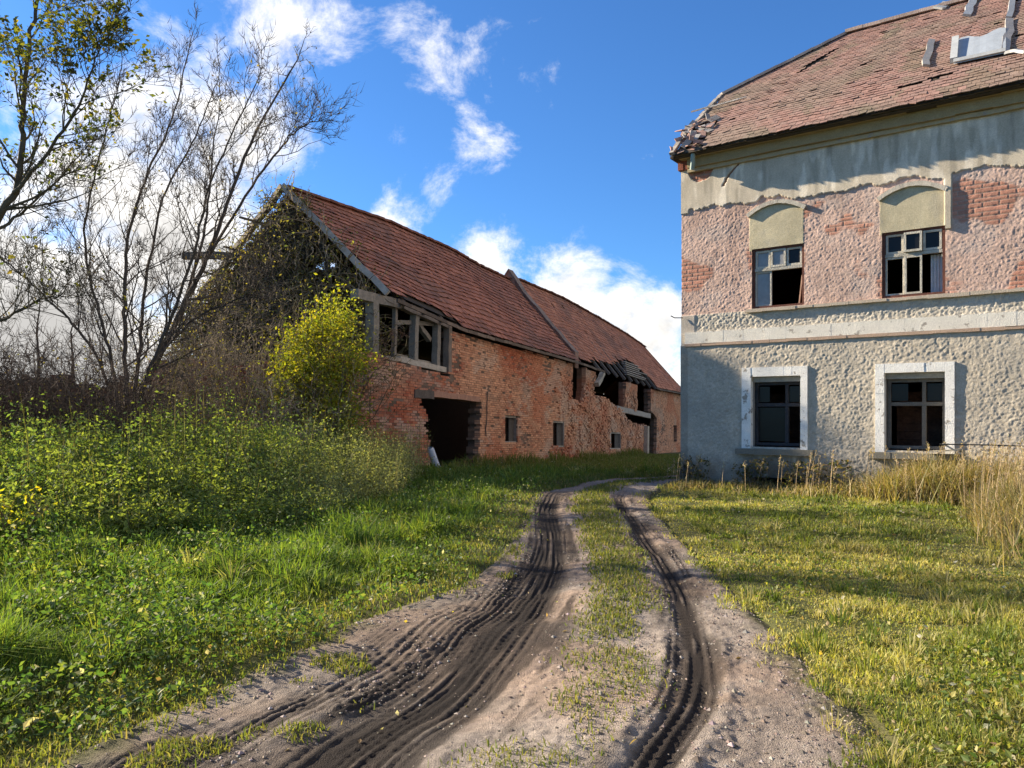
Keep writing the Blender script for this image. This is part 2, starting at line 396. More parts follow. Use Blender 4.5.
# ------------------------------------------------------------------ brick walls, brick by brick
def brickwall(name, f, mask, T, Zr, colfn, parent, L=.25, H=.075, thick=.45, jit=.012, rough=1.0, crumb=None, mortar=(.17, .115, .085)):
    t0, t1 = T; z0, z1 = Zr
    nr = int((z1-z0)/H); nc = int((t1-t0)/L)+1
    r, cidx = np.meshgrid(np.arange(nr), np.arange(nc), indexing='ij')
    ta = t0+(cidx-.5*(r % 2))*L; za = z0+r*H
    oL = mask(ta+L/4, za+H/2); oR = mask(ta+3*L/4, za+H/2); ok = oL | oR
    tb = np.where(oR, ta+L, ta+L/2); ta = np.where(oL, ta, ta+L/2)
    rr, cc = np.nonzero(ok)
    a = ta[rr, cc]; ae = tb[rr, cc]; z = za[rr, cc]; n = len(a)
    g = .007
    ero = fbm(a*.8, z*1.1, 71, 4)
    o = RNG.normal(0, jit*.45, n)+rough*.03*(fbm(a*.5, z*.6, 73, 3)-.5)-rough*.035*sstep(.62, .8, ero)*RNG.uniform(0, 1, n)
    lost = RNG.uniform(0, 1, n) < .015+.06*sstep(.55, .75, ero)*rough
    if crumb is not None:
        cz = crumb(a, z); o = o-cz*(.10*sstep(.42, .66, fbm(a*1.5, z*1.9, 75, 4))+.05*RNG.uniform(0, 1, n)**2); lost |= RNG.uniform(0, 1, n) < .22*cz*sstep(.4, .6, fbm(a*1.1, z*1.4, 76, 4))
    o = np.where(lost & (o > -.05), -.06 if crumb is None else -.06-.06*crumb(a, z), o)
    ts = np.stack([a+g, ae-g], 1)+RNG.normal(0, .004, (n, 2)); zs = np.stack([z+g*.8, z+H-g*.8], 1)+RNG.normal(0, .0025, (n, 2))
    V = np.empty((n, 8, 3)); k = 0
    for i in range(2):
        for oo in (0, 1):
            for j in range(2):
                ov = o+RNG.normal(0, .003, n) if oo else np.minimum(-.09 if crumb is None else -.20, o-.05)
                V[:, k] = f(ts[:, i], ov, zs[:, j]); k += 1
    F = np.arange(n)[:, None, None]*8+CUBEF[None]
    col = colfn(a, z, n)
    Vs = [V.reshape(-1, 3)]; Fs = [F.reshape(-1, 4)]; Cs = [np.repeat(col, 8, 0)]; nn = n*8
    for row in range(nr):                      # the mortar core behind the bricks
        m = ok[row]; d = np.diff(np.concatenate([[0], m.astype(int), [0]])); st = np.nonzero(d == 1)[0]; en = np.nonzero(d == -1)[0]
        for s_, e_ in zip(st, en):
            segs = np.linspace(0, 1, max(2, int((e_-s_)/(16 if crumb is None else 5))+2))
            A = ta[row, s_]+.01; B = tb[row, e_-1]-.01
            for q in range(len(segs)-1):
                cf = -.016 if crumb is None else -.016-.13*float(crumb(np.array([A+(B-A)*.5*(segs[q]+segs[q+1])]), np.array([za[row, 0]]))[0])
                P = np.array([[A+(B-A)*tt, ov, zz] for tt in (segs[q], segs[q+1]) for ov in (-thick, cf) for zz in (za[row, 0], za[row, 0]+H)])
                Vs.append(f(P[:, 0], P[:, 1], P[:, 2])); Fs.append(CUBEF+nn); nn += 8
                Cs.append(np.tile((np.array(mortar) if cf > -.03 else np.array((.27, .125, .08)))[None]*RNG.uniform(.75, 1.15), (8, 1)))
    return mesh_np(name, np.concatenate(Vs), np.concatenate(Fs), M['brick'], parent, np.concatenate(Cs))

# ================================================================== THE BARN
BS = .83
G0 = np.array([-4.09, 24.4])*BS
BD = np.array([.392, .92]); BD /= np.linalg.norm(BD); BI = np.array([-BD[1], BD[0]])
SH = .034                                       # the barn follows the falling ground
HWID = 3.94*BS
def bf(t, o, z):
    """o: outward (to the track) positive; z in sheared height"""
    t = np.asarray(t, float); o = np.asarray(o, float); z = np.asarray(z, float)
    return np.stack([G0[0]+t*BD[0]-o*BI[0], G0[1]+t*BD[1]-o*BI[1], z-SH*t], -1)
def bwall(px, py):
    r = ray(px, py)                              # ray meets the plane of the long wall
    nrm = -BI; den = r[0]*nrm[0]+r[1]*nrm[1]; k = (G0@nrm)/den
    p = r*k; t = (p[:2]-G0)@BD
    return t, p[2]+CH+SH*t
eT = np.array([-3, 0, 1.5, 5, 7.1, 19, 28.5, 39, 47.5, 60])*BS; eZ = np.array([3.74, 3.72, 3.58, 3.22, 3.16, 2.82, 2.37, 1.97, 1.85, 1.4])*BS+CH
rT = np.array([-3, 0, 6.2, 12, 15.4, 19, 20.5, 27.9, 37, 45, 50, 60])*BS; rZ = np.array([7.55, 7.6, 7.9, 7.86, 7.62, 7.55, 7.75, 7.75, 7.35, 6.9, 6.5, 5.6])*BS+CH
def roof_pt(t, s, side=1, lift=0.0):
    """point of the barn roof; s = 0 eave, 1 ridge; side 1 = to the track"""
    t = np.asarray(t, float); s = np.asarray(s, float)
    ez = np.interp(t, eT, eZ); rz = np.interp(t, rT, rZ)
    z = ez+(rz-ez)*s
    z = z+(fbm(t*.25, s*2, 81, 3)-.5)*.32*sstep(0, .3, s)*sstep(1.05, .7, s)
    over = .22
    a = -over+(HWID+over)*s
    if side < 0: a = 2*HWID-a
    nz = .70; nxn = .71
    a2 = a-side*nxn*lift; z2 = z+nz*lift
    return np.stack([G0[0]+t*BD[0]+a2*BI[0], G0[1]+t*BD[1]+a2*BI[1], z2], -1)
TEND = 52*BS
barn = thing('brick_barn', (*bf(0, 0, 0)[:2], float(land(*bf(0, 0, 0)[:2]))), 'long derelict red brick barn with sagging tiled roof and open timbered gable end', 'barn')
def poly(*p): return [bwall(*q) for q in p]
H_up = poly((340, 280), (340, 345), (352, 356), (364, 352), (378, 355), (397, 361), (420, 368), (449, 376), (452, 345), (450, 300), (450, 200), (340, 150))
H_door = poly((424, 394), (440, 394), (481, 401), (480, 425), (479, 490), (433, 490), (431, 452), (426, 428), (427, 412), (420, 402))
H_w1 = poly((505, 415), (518, 416.5), (518, 443), (505, 442)); H_w2 = poly((553, 420.5), (565, 422), (565, 447), (553, 446)); H_w3 = poly((611.5, 432), (621.5, 433.5), (621.5, 449), (611.5, 448.5))
H_slit = poly((573.5, 355), (586, 355), (586, 386), (584, 402), (573.5, 398))
H_big = poly((596, 340), (596, 396), (607, 397), (615, 403), (622, 409), (629, 420), (640, 425), (646.5, 425), (646, 470), (655.5, 470), (656.5, 448), (657, 418), (651, 411), (650.5, 380), (650, 340))
H_pier = poly((626.5, 370), (637.5, 370), (638, 411), (626.5, 411))
H_far = poly((673.5, 425), (677, 425), (677, 442), (673.5, 442))
def fmask(t, z):
    zz = z
    top = np.interp(t, eT, eZ)+SH*t-.12-.05*vnoise(t*3, t*0, 4)
    left = bwall(345, 430)[0]+.22*(fbm(z*1.5, z*0, 6, 3)-.5)+.10*np.clip(z-1.2, 0, 3)
    m = (t > left) & (z < top)
    jt = (vnoise(t*6, z*12, 12)-.5)*.22; jz = (vnoise(t*6+40, z*12, 13)-.5)*.14
    for H in (H_up, H_door, H_big):
        hole = inpoly(t+jt, z+jz, H)
        if H is H_big: hole &= ~inpoly(t, z, H_pier)
        m &= ~hole
    for H in (H_w1, H_w2, H_w3, H_slit, H_far): m &= ~inpoly(t, z, H)
    return m
def bcol(a, z, n):
    pal = np.array([(.36, .115, .065), (.29, .09, .055), (.42, .155, .085), (.22, .085, .06), (.40, .175, .115)])
    c = pal[RNG.choice(5, n, p=[.3, .22, .25, .08, .15])]*RNG.uniform(.8, 1.25, (n, 1))
    pale = sstep(.32, .58, fbm(a*.22+2, z*.4, 91, 4)+.10*sstep(5, 8, a)-.16*sstep(5.5, 3.5, a)+RNG.normal(0, .05, n))[:, None]
    c = c*(1-pale*.75)+np.array([.62, .345, .21])*RNG.uniform(.75, 1.2, (n, 1))*pale*.75
    red = sstep(.60, .70, fbm(a*.35+30, z*.5+9, 93, 3))[:, None]; c = c*(1-red*.45)+np.array([.42, .11, .05])*red*.45
    wash = sstep(.56, .70, fbm(a*.9+3, z*1.6, 92, 5)+RNG.normal(0, .04, n))[:, None]; c = c*(1-wash*.6)+np.array([.52, .38, .29])*wash*.6
    grey = sstep(.60, .75, fbm(a*.6+7, z*1.1, 95, 4)+RNG.normal(0, .05, n))[:, None]
    c = c*(1-grey*.4)+np.array([.24, .18, .14])*grey*.4
    return c
brickwall('front_wall', bf, fmask, (-2.2, TEND), (-.9, 5.6), bcol, barn, crumb=lambda a, z: np.maximum(sstep(bwall(545, 420)[0], bwall(575, 420)[0], a)*sstep(bwall(650, 420)[0], bwall(630, 420)[0], a)*sstep(3.9, 3.2, z), .8*sstep(bwall(372, 420)[0], bwall(352, 420)[0], a)))
# near gable wall: brick below, open above
GT = bwall(345, 430)[0]+.12
def gf(a, o, z):  # a to the left across the gable, o toward the camera
    a = np.asarray(a, float); o = np.asarray(o, float); z = np.asarray(z, float)
    return np.stack([G0[0]+(GT-o)*BD[0]+a*BI[0], G0[1]+(GT-o)*BD[1]+a*BI[1], z], -1)
def gmask(a, z): return z < 2.75+.5*(fbm(a*1.2, a*0, 5, 3)-.5)+.35*np.abs(a-3.3)/3.3-.3*(a < .6)
def dcol(a, z, n):
    pal = np.array([(.26, .08, .05), (.20, .07, .045), (.15, .06, .045), (.32, .12, .075)])
    return pal[RNG.choice(4, n)]*RNG.uniform(.8, 1.2, (n, 1))
brickwall('gable_wall', gf, gmask, (.4, 2*HWID), (-.6, 3.6), dcol, barn)
def backf(t, o, z): return bf(t, -2*HWID-np.asarray(o, float), z)
b = MB()
for t in np.arange(.3, TEND, 1.0): b.box(bf, (t, t+1.0), (-2*HWID-.01, -2*HWID+.4), (-1, np.interp(t+.5, eT, eZ)+SH*(t+.5)+.02), (.07, .04, .03))  # wall colour darkened so the barn interior looks unlit
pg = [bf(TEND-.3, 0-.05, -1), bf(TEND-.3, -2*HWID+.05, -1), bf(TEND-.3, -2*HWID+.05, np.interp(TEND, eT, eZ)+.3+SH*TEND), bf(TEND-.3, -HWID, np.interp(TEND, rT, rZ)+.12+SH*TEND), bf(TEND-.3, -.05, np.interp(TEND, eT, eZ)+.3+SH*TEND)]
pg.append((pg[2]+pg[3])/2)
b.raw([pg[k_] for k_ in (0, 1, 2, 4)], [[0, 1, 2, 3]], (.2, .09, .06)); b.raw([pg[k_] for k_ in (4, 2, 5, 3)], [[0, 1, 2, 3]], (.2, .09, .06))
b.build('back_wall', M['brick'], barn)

# roof: tile by tile
def tile_roof(name, t0, t1, side, tw, ns, keep, colfn, parent, lift=.03):
    nt = int((t1-t0)/tw)
    i, j = np.meshgrid(np.arange(ns), np.arange(nt), indexing='ij'); i = i.ravel(); j = j.ravel()
    t = t0+j*tw+.5*tw*(i % 2); s = i/ns
    k = keep(t+tw/2, s); t = t[k]; s = s[k]; n = len(t); ds = 1/ns
    ta = t+.004+RNG.normal(0, .006, n); tb = t+tw-.004+RNG.normal(0, .006, n)
    s0 = s+RNG.normal(0, .0035, n); s1 = s+ds*1.12
    l0 = lift+RNG.normal(0, .005, n)+(RNG.uniform(0, 1, n) < .03)*RNG.uniform(0, .03, n); th = .016
    sk = RNG.normal(0, .004, n)
    V = np.empty((n, 8, 3)); q = 0
    for tt, sgn in ((ta, -1), (tb, 1)):
        for (ss, ll) in ((s0, l0), (s1, .008+0*l0)):
            for dd in (-th, 0):
                V[:, q] = roof_pt(tt, ss+sgn*sk*.3, side, ll+dd); q += 1
    F = np.arange(n)[:, None, None]*8+CUBEF[None]
    return mesh_np(name, V.reshape(-1, 3), F.reshape(-1, 4), M['tile'], parent, np.repeat(colfn(t, s, n), 8, 0))
TP = 19.5*BS                                       # the fire wall
brk0 = bwall(596, 372)[0]; brk1 = bwall(652, 388)[0]
def keepA(t, s):
    verge = .05+.30*vnoise(s*9, s*0, 3)+.35*sstep(.12, 0, s)
    hole = (s < .035+.05*vnoise(t*2.2, t*0, 33)) & (t < 4.2)
    return (t > verge) & (t < TP-.25) & ~hole & (RNG.uniform(0, 1, t.shape) > .004)
def keepB(t, s):
    d = (t-brk0)/(brk1-brk0)
    gone = (d > .0) & (d < 1.05) & (s < .10+.20*sstep(.1, .75, d)*sstep(1.1, .8, d)+.08*(vnoise(t*1.7, s*6, 35)-.5))
    ragged = (s < .06*vnoise(t*2, t*0, 36)) & (t < brk0+1)
    return (t > TP+.25) & ~gone & ~ragged & (RNG.uniform(0, 1, t.shape) > .006)
def tcol(base):
    def fn(t, s, n):
        pal = np.array(base); c = pal[RNG.choice(len(pal), n)]*RNG.uniform(.82, 1.2, (n, 1))
        g = sstep(.5, .75, fbm(t*.5, s*5, 97, 4))[:, None]
        c = c*(1-.45*g)+np.array([.10, .075, .06])*.45*g
        rowd = (.9+.2*vnoise(np.round(s*23)*7.7, t*.3, 98))[:, None]
        return c*rowd
    return fn
colA = tcol([(.33, .135, .085), (.285, .118, .076), (.37, .155, .098), (.25, .108, .072)]); colB = tcol([(.42, .17, .095), (.37, .15, .085), (.35, .145, .085), (.46, .20, .115)])
tile_roof('roof', 0, TP, 1, .21, 20, keepA, colA, barn, .045)
tile_roof('roof', TP, TEND, 1, .24, 22, keepB, colB, barn)
# far slope, with the hole that lets the sky through
hole_px = at(325, 267, 1)-np.array([0, 0, CH])
best = None
for Yk in np.linspace(18, 40, 1200):
    p = hole_px*Yk+np.array([0, 0, CH]); rel = p[:2]-G0; t_ = rel@BD; a_ = rel@BI
    s_ = (2*HWID-a_+.22)/(HWID+.22)
    if 0 < s_ < 1 and p[2] > roof_pt(t_, s_, -1)[2]: best = (t_, s_); break
def keepC(t, s):
    k = np.ones(t.shape, bool)
    if best: k &= ~((np.abs(t-best[0]) < .36) & (np.abs(s-best[1]) < .045))
    return k
tile_roof('roof', .3, TEND, -1, .36, 26, keepC, colA, barn)
# boards under the tiles (dark, seen through gaps), ridge tiles
def sheet(name, side, t0, t1, off, keep, m, col):
    tt = np.arange(t0, t1, .3); ss = np.linspace(0, 1, 40); T, S_ = np.meshgrid(tt, ss)
    V = roof_pt(T.ravel(), S_.ravel(), side, off); F = gridfaces(len(ss), len(tt))
    mt = T.ravel()[F].mean(1); ms = S_.ravel()[F].mean(1); F = F[keep(mt, ms)]
    return mesh_np(name, V, F, m, barn, np.tile(np.array(col)[None], (len(V), 1)))
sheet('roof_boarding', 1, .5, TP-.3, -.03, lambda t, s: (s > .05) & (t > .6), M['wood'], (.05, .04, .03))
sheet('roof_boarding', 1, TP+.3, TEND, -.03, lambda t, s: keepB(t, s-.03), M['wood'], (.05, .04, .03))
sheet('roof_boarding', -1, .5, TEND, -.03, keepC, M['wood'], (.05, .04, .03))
b = MB()
for t in np.arange(.1, TEND, .38):
    if abs(t-TP) < .3:
        if b.n: b.build('ridge_tiles', M['tile'], barn); b = MB()
        continue
    p = roof_pt(t, 1, 1, .03)+np.array([0, 0, .02+RNG.normal(0, .012)]); q = roof_pt(t+.37, 1, 1, .03)+np.array([0, 0, .02+RNG.normal(0, .012)])
    b.bar(p, q, .22, .07, c=np.array((.17, .075, .055))*RNG.uniform(.7, 1.2))
b.build('ridge_tiles', M['tile'], barn)
# fire wall rising through the roof
def pf(a, o, z): return np.stack([G0[0]+(TP+np.asarray(o))*BD[0]+np.asarray(a)*BI[0], G0[1]+(TP+np.asarray(o))*BD[1]+np.asarray(a)*BI[1], np.asarray(z, float)], -1)
b = MB(); n_ = 22
for sd in (1, -1):
    pv = [roof_pt(TP, s_, sd) for s_ in np.linspace(.06, 1, n_+1)]; av = [float((p[:2]-G0)@BI) for p in pv]; hv = [.17+.22*float(sstep(.8, 1, s_))+RNG.uniform(-.025, .025) for s_ in np.linspace(.06, 1, n_+1)]
    for k in range(n_):
        for (o_, up0, up1, c_) in ((.24, -.7, 0, (.24, .15, .115)), (.29, .003, .055, (.20, .15, .125))):
            P = [pf(a_, oo, z_+u_) for (a_, z_) in ((av[k], pv[k][2]+hv[k]), (av[k+1], pv[k+1][2]+hv[k+1])) for oo in (-o_, o_) for u_ in (up0, up1)]
            b.raw(P, CUBEF, np.array(c_)*RNG.uniform(.75, 1.2))
b.build('fire_wall', M['brick'], barn)
# timbers of the gable end and of the upper opening
grey = (.22, .195, .165); dk = (.07, .055, .045)
def T3(px, py, o=0.0):
    t, z = bwall(px, py); return bf(t, o, z)
def post(name, p, q, w, c=grey, h=None, wob=.008):
    dd = np.abs(unit(np.asarray(q)-np.asarray(p)))
    b = MB(); b.bar(p, q, w, h, up=((BD[0], BD[1], 0) if dd[2] > .6 else (0, 0, 1)), c=c, segs=6, wob=wob); return b.build(name, M['wood'], barn)
post('post', T3(378.5, 362, -.2), T3(379, 296, -.2), .26)
post('post', T3(400, 362, -.2), T3(401.5, 306, -.2), .11, (.2, .17, .14))
post('post', T3(418, 369, -.15), T3(419, 312, -.15), .20)
post('post', T3(440, 374, -.15), T3(441, 319, -.15), .19)
post('post', T3(450, 372, -.1), T3(450.5, 324, -.1), .2, (.2, .16, .13))
post('brace', T3(424, 318, -.3), T3(438, 340, -.3), .14)
post('rail', T3(402, 322, -.25), T3(440, 323.5, -.25), .12)
post('sill_plate', T3(381, 357, -.05), T3(402, 360, -.05), .10, (.30, .25, .2))
post('sill_plate', T3(401, 359, -.1), T3(447, 370, -.1), .16, (.42, .37, .31))
post('sill_board', T3(403, 356, -.3), T3(440, 365.5, -.3), .05, (.32, .28, .23), .2)
post('wall_plate', T3(361, 293.5, -.2), T3(408, 305, -.2), .24, (.24, .21, .18))
post('wall_plate', T3(405, 305, -.12), T3(450, 325, -.12), .2, (.22, .18, .15))
p = roof_pt(.02, .02, 1, -.02); q = roof_pt(-.02, 1.0, 1, -.02)
b = MB(); b.bar(p, q+np.array([0, 0, .05]), .10, .17, up=(BI[0], BI[1], 1), c=(.36, .33, .29), segs=8, wob=.01); b.build('verge_board', M['wood'], barn)
p = roof_pt(.05, .0, -1, -.02)
b = MB(); b.bar(p, q, .13, .2, up=(BI[0], BI[1], -1), c=(.12, .10, .08), segs=8, wob=.015); b.build('rafter', M['wood'], barn)
for t in np.arange(1.0, 12, 1.1):
    for sd in (1, -1):
        b = MB(); b.bar(roof_pt(t, .02, sd, -.12), roof_pt(t, .98, sd, -.12), .11, .14, up=(BD[0], BD[1], 0), c=dk); b.build('rafter', M['wood'], barn)
for s_ in (.28, .5, .72):                          # battens sticking out to the left of the gable
    b = MB(); p = roof_pt(.9, s_, -1, .02); b.bar(p, roof_pt(-.55*RNG.uniform(.5, 1.2), s_, -1, .02), .07, .05, c=(.13, .11, .09)); b.build('batten', M['wood'], barn)
ec = roof_pt(-.1, .03, -1, -.1); b = MB(); b.bar(gf(HWID*1.45, GT+.1, ec[2]+1.35), gf(2*HWID+.15, GT+.3, ec[2]+1.5), .16, .2, c=(.10, .085, .07), segs=3, wob=.02); b.build('tie_beam', M['wood'], barn)
b = MB()
for a_ in np.arange(1.75, 2*HWID-.4, .19):         # remains of dark boarding in the gable
    top = min(1, a_/HWID, (2*HWID-a_)/HWID); zt = eZ[1]+(rZ[1]-eZ[1])*top-.28
    z0_ = 3.05 if a_ > 2.9 else zt-RNG.uniform(.3, 1.4)*(1.2 if a_ > 2.2 else .6)
    if z0_ < zt-.1 and not (best and False):
        def f2(t, o, z): return np.stack([G0[0]+(.12-np.asarray(o))*BD[0]+np.asarray(t)*BI[0], G0[1]+(.12-np.asarray(o))*BD[1]+np.asarray(t)*BI[1], np.asarray(z, float)], -1)
        b.box(f2, (a_, a_+.18), (0, .025), (z0_, zt-RNG.uniform(0, .2)), np.array((.06, .05, .038))*RNG.uniform(.7, 1.3), .006)
b.build('gable_boarding', M['wood'], barn)
# doorway lintel, window frames, far details
post('lintel', T3(432, 394, -.18), T3(479, 399.5, -.18), .42, (.36, .20, .14), .17)
post('lintel', T3(414, 393.5, -.17), T3(433, 395, -.17), .42, (.11, .09, .075), .24)
b = MB(); b.bar(T3(486, 392, .05), T3(484.5, 436, .05), .03, c=(.12, .09, .07), segs=6, wob=.01); b.build('iron_strap', M['wood'], barn)
def barnwin(H, side=.1):
    (t0, z1), (t1, _), (_, z0), _ = H
    w = MB()
    w.box(bf, (t0-.07, t0+.09), (-.2, -.05), (z0, z1), (.48, .43, .37)); w.box(bf, (t1-.06, t1+.05), (-.2, -.05), (z0, z1), (.20, .18, .16))
    w.box(bf, (t0+.061, t1-.061), (-.2, -.06), (z1-.08, z1), (.32, .28, .24)); w.box(bf, (t0+.061, t1-.061), (-.2, -.06), (z0, z0+.06), (.32, .28, .24))
    fr = w.build('window_frame', M['wood'], barn)
    g = MB(); g.box(bf, (t0+.58*(t1-t0), t1-.06), (-.17, -.15), (z0+.06, z1-.08), (.09, .08, .075)); g.build_sub('shutter', M['wood'], fr, barn)
for H in (H_w1, H_w2, H_w3): barnwin(H)
post('lintel', T3(619, 408.5, -.2), T3(652, 416, -.2), .25, (.33, .3, .27), .3)
post('brace', T3(595, 385, .1), T3(601, 373, .1), .22, (.36, .33, .28))
post('door_jamb', T3(645, 426, 0), T3(644.5, 468, 0), .45, (.40, .34, .27))
for k in range(7):                                 # bare battens where the tiles fell
    s_ = .05+.035*k; b = MB(); t0 = brk0+(.45+.03*k)*(brk1-brk0)
    b.bar(roof_pt(t0, s_, 1, .03), roof_pt(t0+RNG.uniform(.25, .45)*(brk1-brk0), s_+RNG.normal(0, .004), 1, .03), .16, .04, c=np.array((.40, .36, .32))*RNG.uniform(.8, 1.1)); b.build('batten', M['wood'], barn)
for t in np.linspace(brk0, brk1, 9):
    b = MB(); b.bar(roof_pt(t, -.02, 1, -.06), roof_pt(t, .5, 1, -.06), .12, .14, up=(BD[0], BD[1], 0), c=(.14, .12, .1)); b.build('rafter', M['wood'], barn)
b = MB()                                           # sagging eaves boards
for t in np.arange(.3, TEND-.5, .7):
    if brk0 < t < brk1:
        if b.n: b.build('eaves_board', M['wood'], barn); b = MB()
        continue
    b.bar(roof_pt(t, -.015, 1, -.03), roof_pt(t+.69, -.015, 1, -.03+RNG.normal(0, .012)), .05, .10, c=np.array((.13, .10, .08))*RNG.uniform(.7, 1.5))
b.build('eaves_board', M['wood'], barn)

# ================================================================== THE HOUSE
HS = .93
FA = math.radians(36.0)
F0 = np.array([(681.5-CX)/FP*18.4, 18.4])*HS
FU = np.array([math.cos(FA), -math.sin(FA)]); FN = np.array([-math.sin(FA), -math.cos(FA)])
def hf(t, o, z):
    t = np.asarray(t, float); o = np.asarray(o, float); z = np.asarray(z, float)
    return np.stack([F0[0]+t*FU[0]+o*FN[0], F0[1]+t*FU[1]+o*FN[1], z], -1)
def hw(px, py):
    r = ray(px, py); k = (F0@FN)/(r[:2]@FN); p = r*k
    return (p[:2]-F0)@FU, p[2]+CH
HTT = lambda px: hw(px, 400)[0]
HZ = lambda px, py: hw(px, py)[1]
house = thing('farmhouse', (*F0, 0), 'abandoned two storey house with peeling pink and grey plaster and red tiled roof', 'house')
ZE = .5*(HZ(690, 152)+HZ(1010, 88))                 # eave tile edge
ZC0 = .5*(HZ(724, 165)+HZ(850, 147))                # cornice bottom
ZSL = .5*(HZ(750, 309.5)+HZ(955, 296.5))            # upper sill ledge
ZB1 = .5*(HZ(700, 331)+HZ(1020, 313)); ZB0 = .5*(HZ(700, 343.5)+HZ(1020, 329.5))
wins = dict(ul=(752, 804, 244.5, 305.5, 778), ur=(882, 945, 230.5, 297.5, 913.5), ll=(752, 801.5, 377, 447.5, 776), lr=(885, 945.5, 371.5, 451, 915))
WR = {}
for k, (a, b_, ty, by, mx) in wins.items(): WR[k] = (HTT(a), HTT(b_), HZ(mx, by), HZ(mx, ty))
z_up1 = .5*(WR['ul'][3]+WR['ur'][3]); z_up0 = .5*(WR['ul'][2]+WR['ur'][2]); z_lo1 = .5*(WR['ll'][3]+WR['lr'][3]); z_lo0 = .5*(WR['ll'][2]+WR['lr'][2])
for k in ('ul', 'ur'): WR[k] = (WR[k][0], WR[k][1], z_up0, z_up1)
for k in ('ll', 'lr'): WR[k] = (WR[k][0], WR[k][1], z_lo0, z_lo1)
vent = (HTT(755), HTT(795), HZ(775, 488), HZ(775, 478))
TMAX = 8.6; HLEN = 15.0; HDEP = 10.2
ST = .015
tg = np.arange(0, TMAX+ST/2, ST); zg = np.arange(-.5, ZC0+.12, ST)
Tg, Zg = np.meshgrid(tg, zg)
low = Zg < ZB0
# outline of the surviving upper plaster, as (t, z)
pl = np.array([hw(*p) for p in ((683, 211), (717, 207.5), (747, 204), (760, 198), (776, 196), (806, 197.5), (833, 191.5), (882, 183), (884, 181), (913, 178), (944, 182), (952, 184), (953, 172), (985, 168), (1024, 163), (1100, 150))])
def arch(win, px0, px1, spring, crown_):
    """blind arch field above a window: t0, t1, z0, spring z, crown z"""
    return HTT(px0), HTT(px1), WR[win][3], HZ((px0+px1)/2, spring), HZ((px0+px1)/2, crown_)
AL = arch('ul', 749.5, 804, 213, 204); AR = arch('ur', 880, 945, 196, 186.5)
rag = .11*(fbm(Tg*9, Zg*9, 101, 4)-.5)+.22*(fbm(Tg*2.6, Zg*2.6, 102, 4)-.5)*sstep(.2, .8, Tg)
plz = np.interp(Tg, pl[:, 0], pl[:, 1])
plaster = (Zg+rag > plz)
strip = (Tg > HTT(944)) & (Tg < HTT(952.5)+.03*(fbm(Zg*6, Zg*0, 9)-.5)) & (Zg > HZ(948, 229)) & ~low
plaster |= strip
quoin = (Tg < HTT(689)+.05*(fbm(Zg*3, Zg*0, 19)-.5)) & (Zg > HZ(687, 214)); plaster |= quoin & ~low
lost = sstep(.63, .67, fbm(Tg*1.1+4, Zg*1.6, 103, 4)) > .5
hole1 = ((Tg-HTT(700))**2/(.26**2)+(Zg-HZ(698, 166))**2/.30**2) < .5+1.6*fbm(Tg*5, Zg*5, 104, 3)
brick_area = hole1 & (Zg > ZSL)
plaster &= ~hole1
crack = np.abs(Tg-np.interp(Zg, [HZ(725, 185), HZ(728, 176), HZ(740, 160)], [HTT(724), HTT(729), HTT(742)])-.06*(fbm(Zg*8, Zg*0, 3, 2)-.5)) < .028
crack &= (Zg > HZ(725, 186)) & (Zg < HZ(735, 161))
off = np.zeros_like(Tg); colr = np.zeros(Tg.shape+(3,))
# exposed pink wall
w1 = worley(Tg*16, Zg*19, 3); w2 = worley(Tg*30, Zg*30, 7); f1 = fbm(Tg*19, Zg*19, 105, 4); pm = .15+1.35*sstep(.35, .65, fbm(Tg*1.1, Zg*1.1, 207, 3))
pink = np.array([.53, .375, .305])[None, None]*(.75+.5*fbm(Tg*1.5, Zg*1.5, 106, 4)[..., None])*(.82+.36*f1[..., None])
blot = sstep(.50, .66, fbm(Tg*1.6+6, Zg*2.2, 118, 5))[..., None]; pink = pink*(1-.45*blot)+np.array([.43, .36, .32])*.45*blot
dkb_ = sstep(.56, .70, fbm(Tg*2.4+16, Zg*1.5+5, 119, 5))[..., None]; pink = pink*(1-.4*dkb_)+np.array([.30, .19, .15])*.4*dkb_
row_ = np.floor(Zg/.085); bt = (Tg/.26+.5*(row_ % 2)) % 1; bz = (Zg/.085) % 1
mort = ((bt < .05) | (bz < .14))
bareb = .85*sstep(.50, .55, fbm(Tg*.9+11, Zg*1.3+3, 107, 4))+brick_area
bareb = np.clip(bareb, 0, 1)
redb = np.array([.44, .20, .135])*(.75+.5*vnoise(np.floor(Tg/.26+.5*(row_ % 2))*3.7, row_*1.9, 8))[..., None]
redb = np.where(mort[..., None], np.array([.36, .27, .21]), redb)
colr[:] = pink*(1-bareb[..., None])+redb*bareb[..., None]
rel = .42*pm*(.011*(.55-np.minimum(w1, .9))*(.3+f1)+.017*(f1-.5))+.010*(fbm(Tg*3, Zg*3, 209, 3)-.5)+.011*(fbm(Tg*34, Zg*34, 205, 2)-.5)-.006*w2
off[:] = rel*(1-bareb)+bareb*(-.012*mort+.008*(f1-.5))
# smooth old plaster
stain = fbm(Tg*2.2, Zg*1.0, 108, 4); drip = fbm(Tg*7, Zg*.9, 109, 3)
pcol = np.array([.55, .475, .365])[None, None]*(.72+.56*stain[..., None])
pcol = pcol*(1-.25*sstep(.55, .75, drip)[..., None])+np.array([.58, .55, .50])*(.5*sstep(.58, .72, fbm(Tg*6+3, Zg*1.3, 110, 3))[..., None])*(.6)
colr = np.where(plaster[..., None], pcol, colr)
off = np.where(plaster, .026+.004*(fbm(Tg*5, Zg*5, 111, 3)-.5)+.012*(fbm(Tg*1.1, Zg*1.1, 112, 2)-.5), off)
off = np.where(crack & plaster, -.01, off); colr = np.where((crack & plaster)[..., None], np.array([.28, .15, .1]), colr)
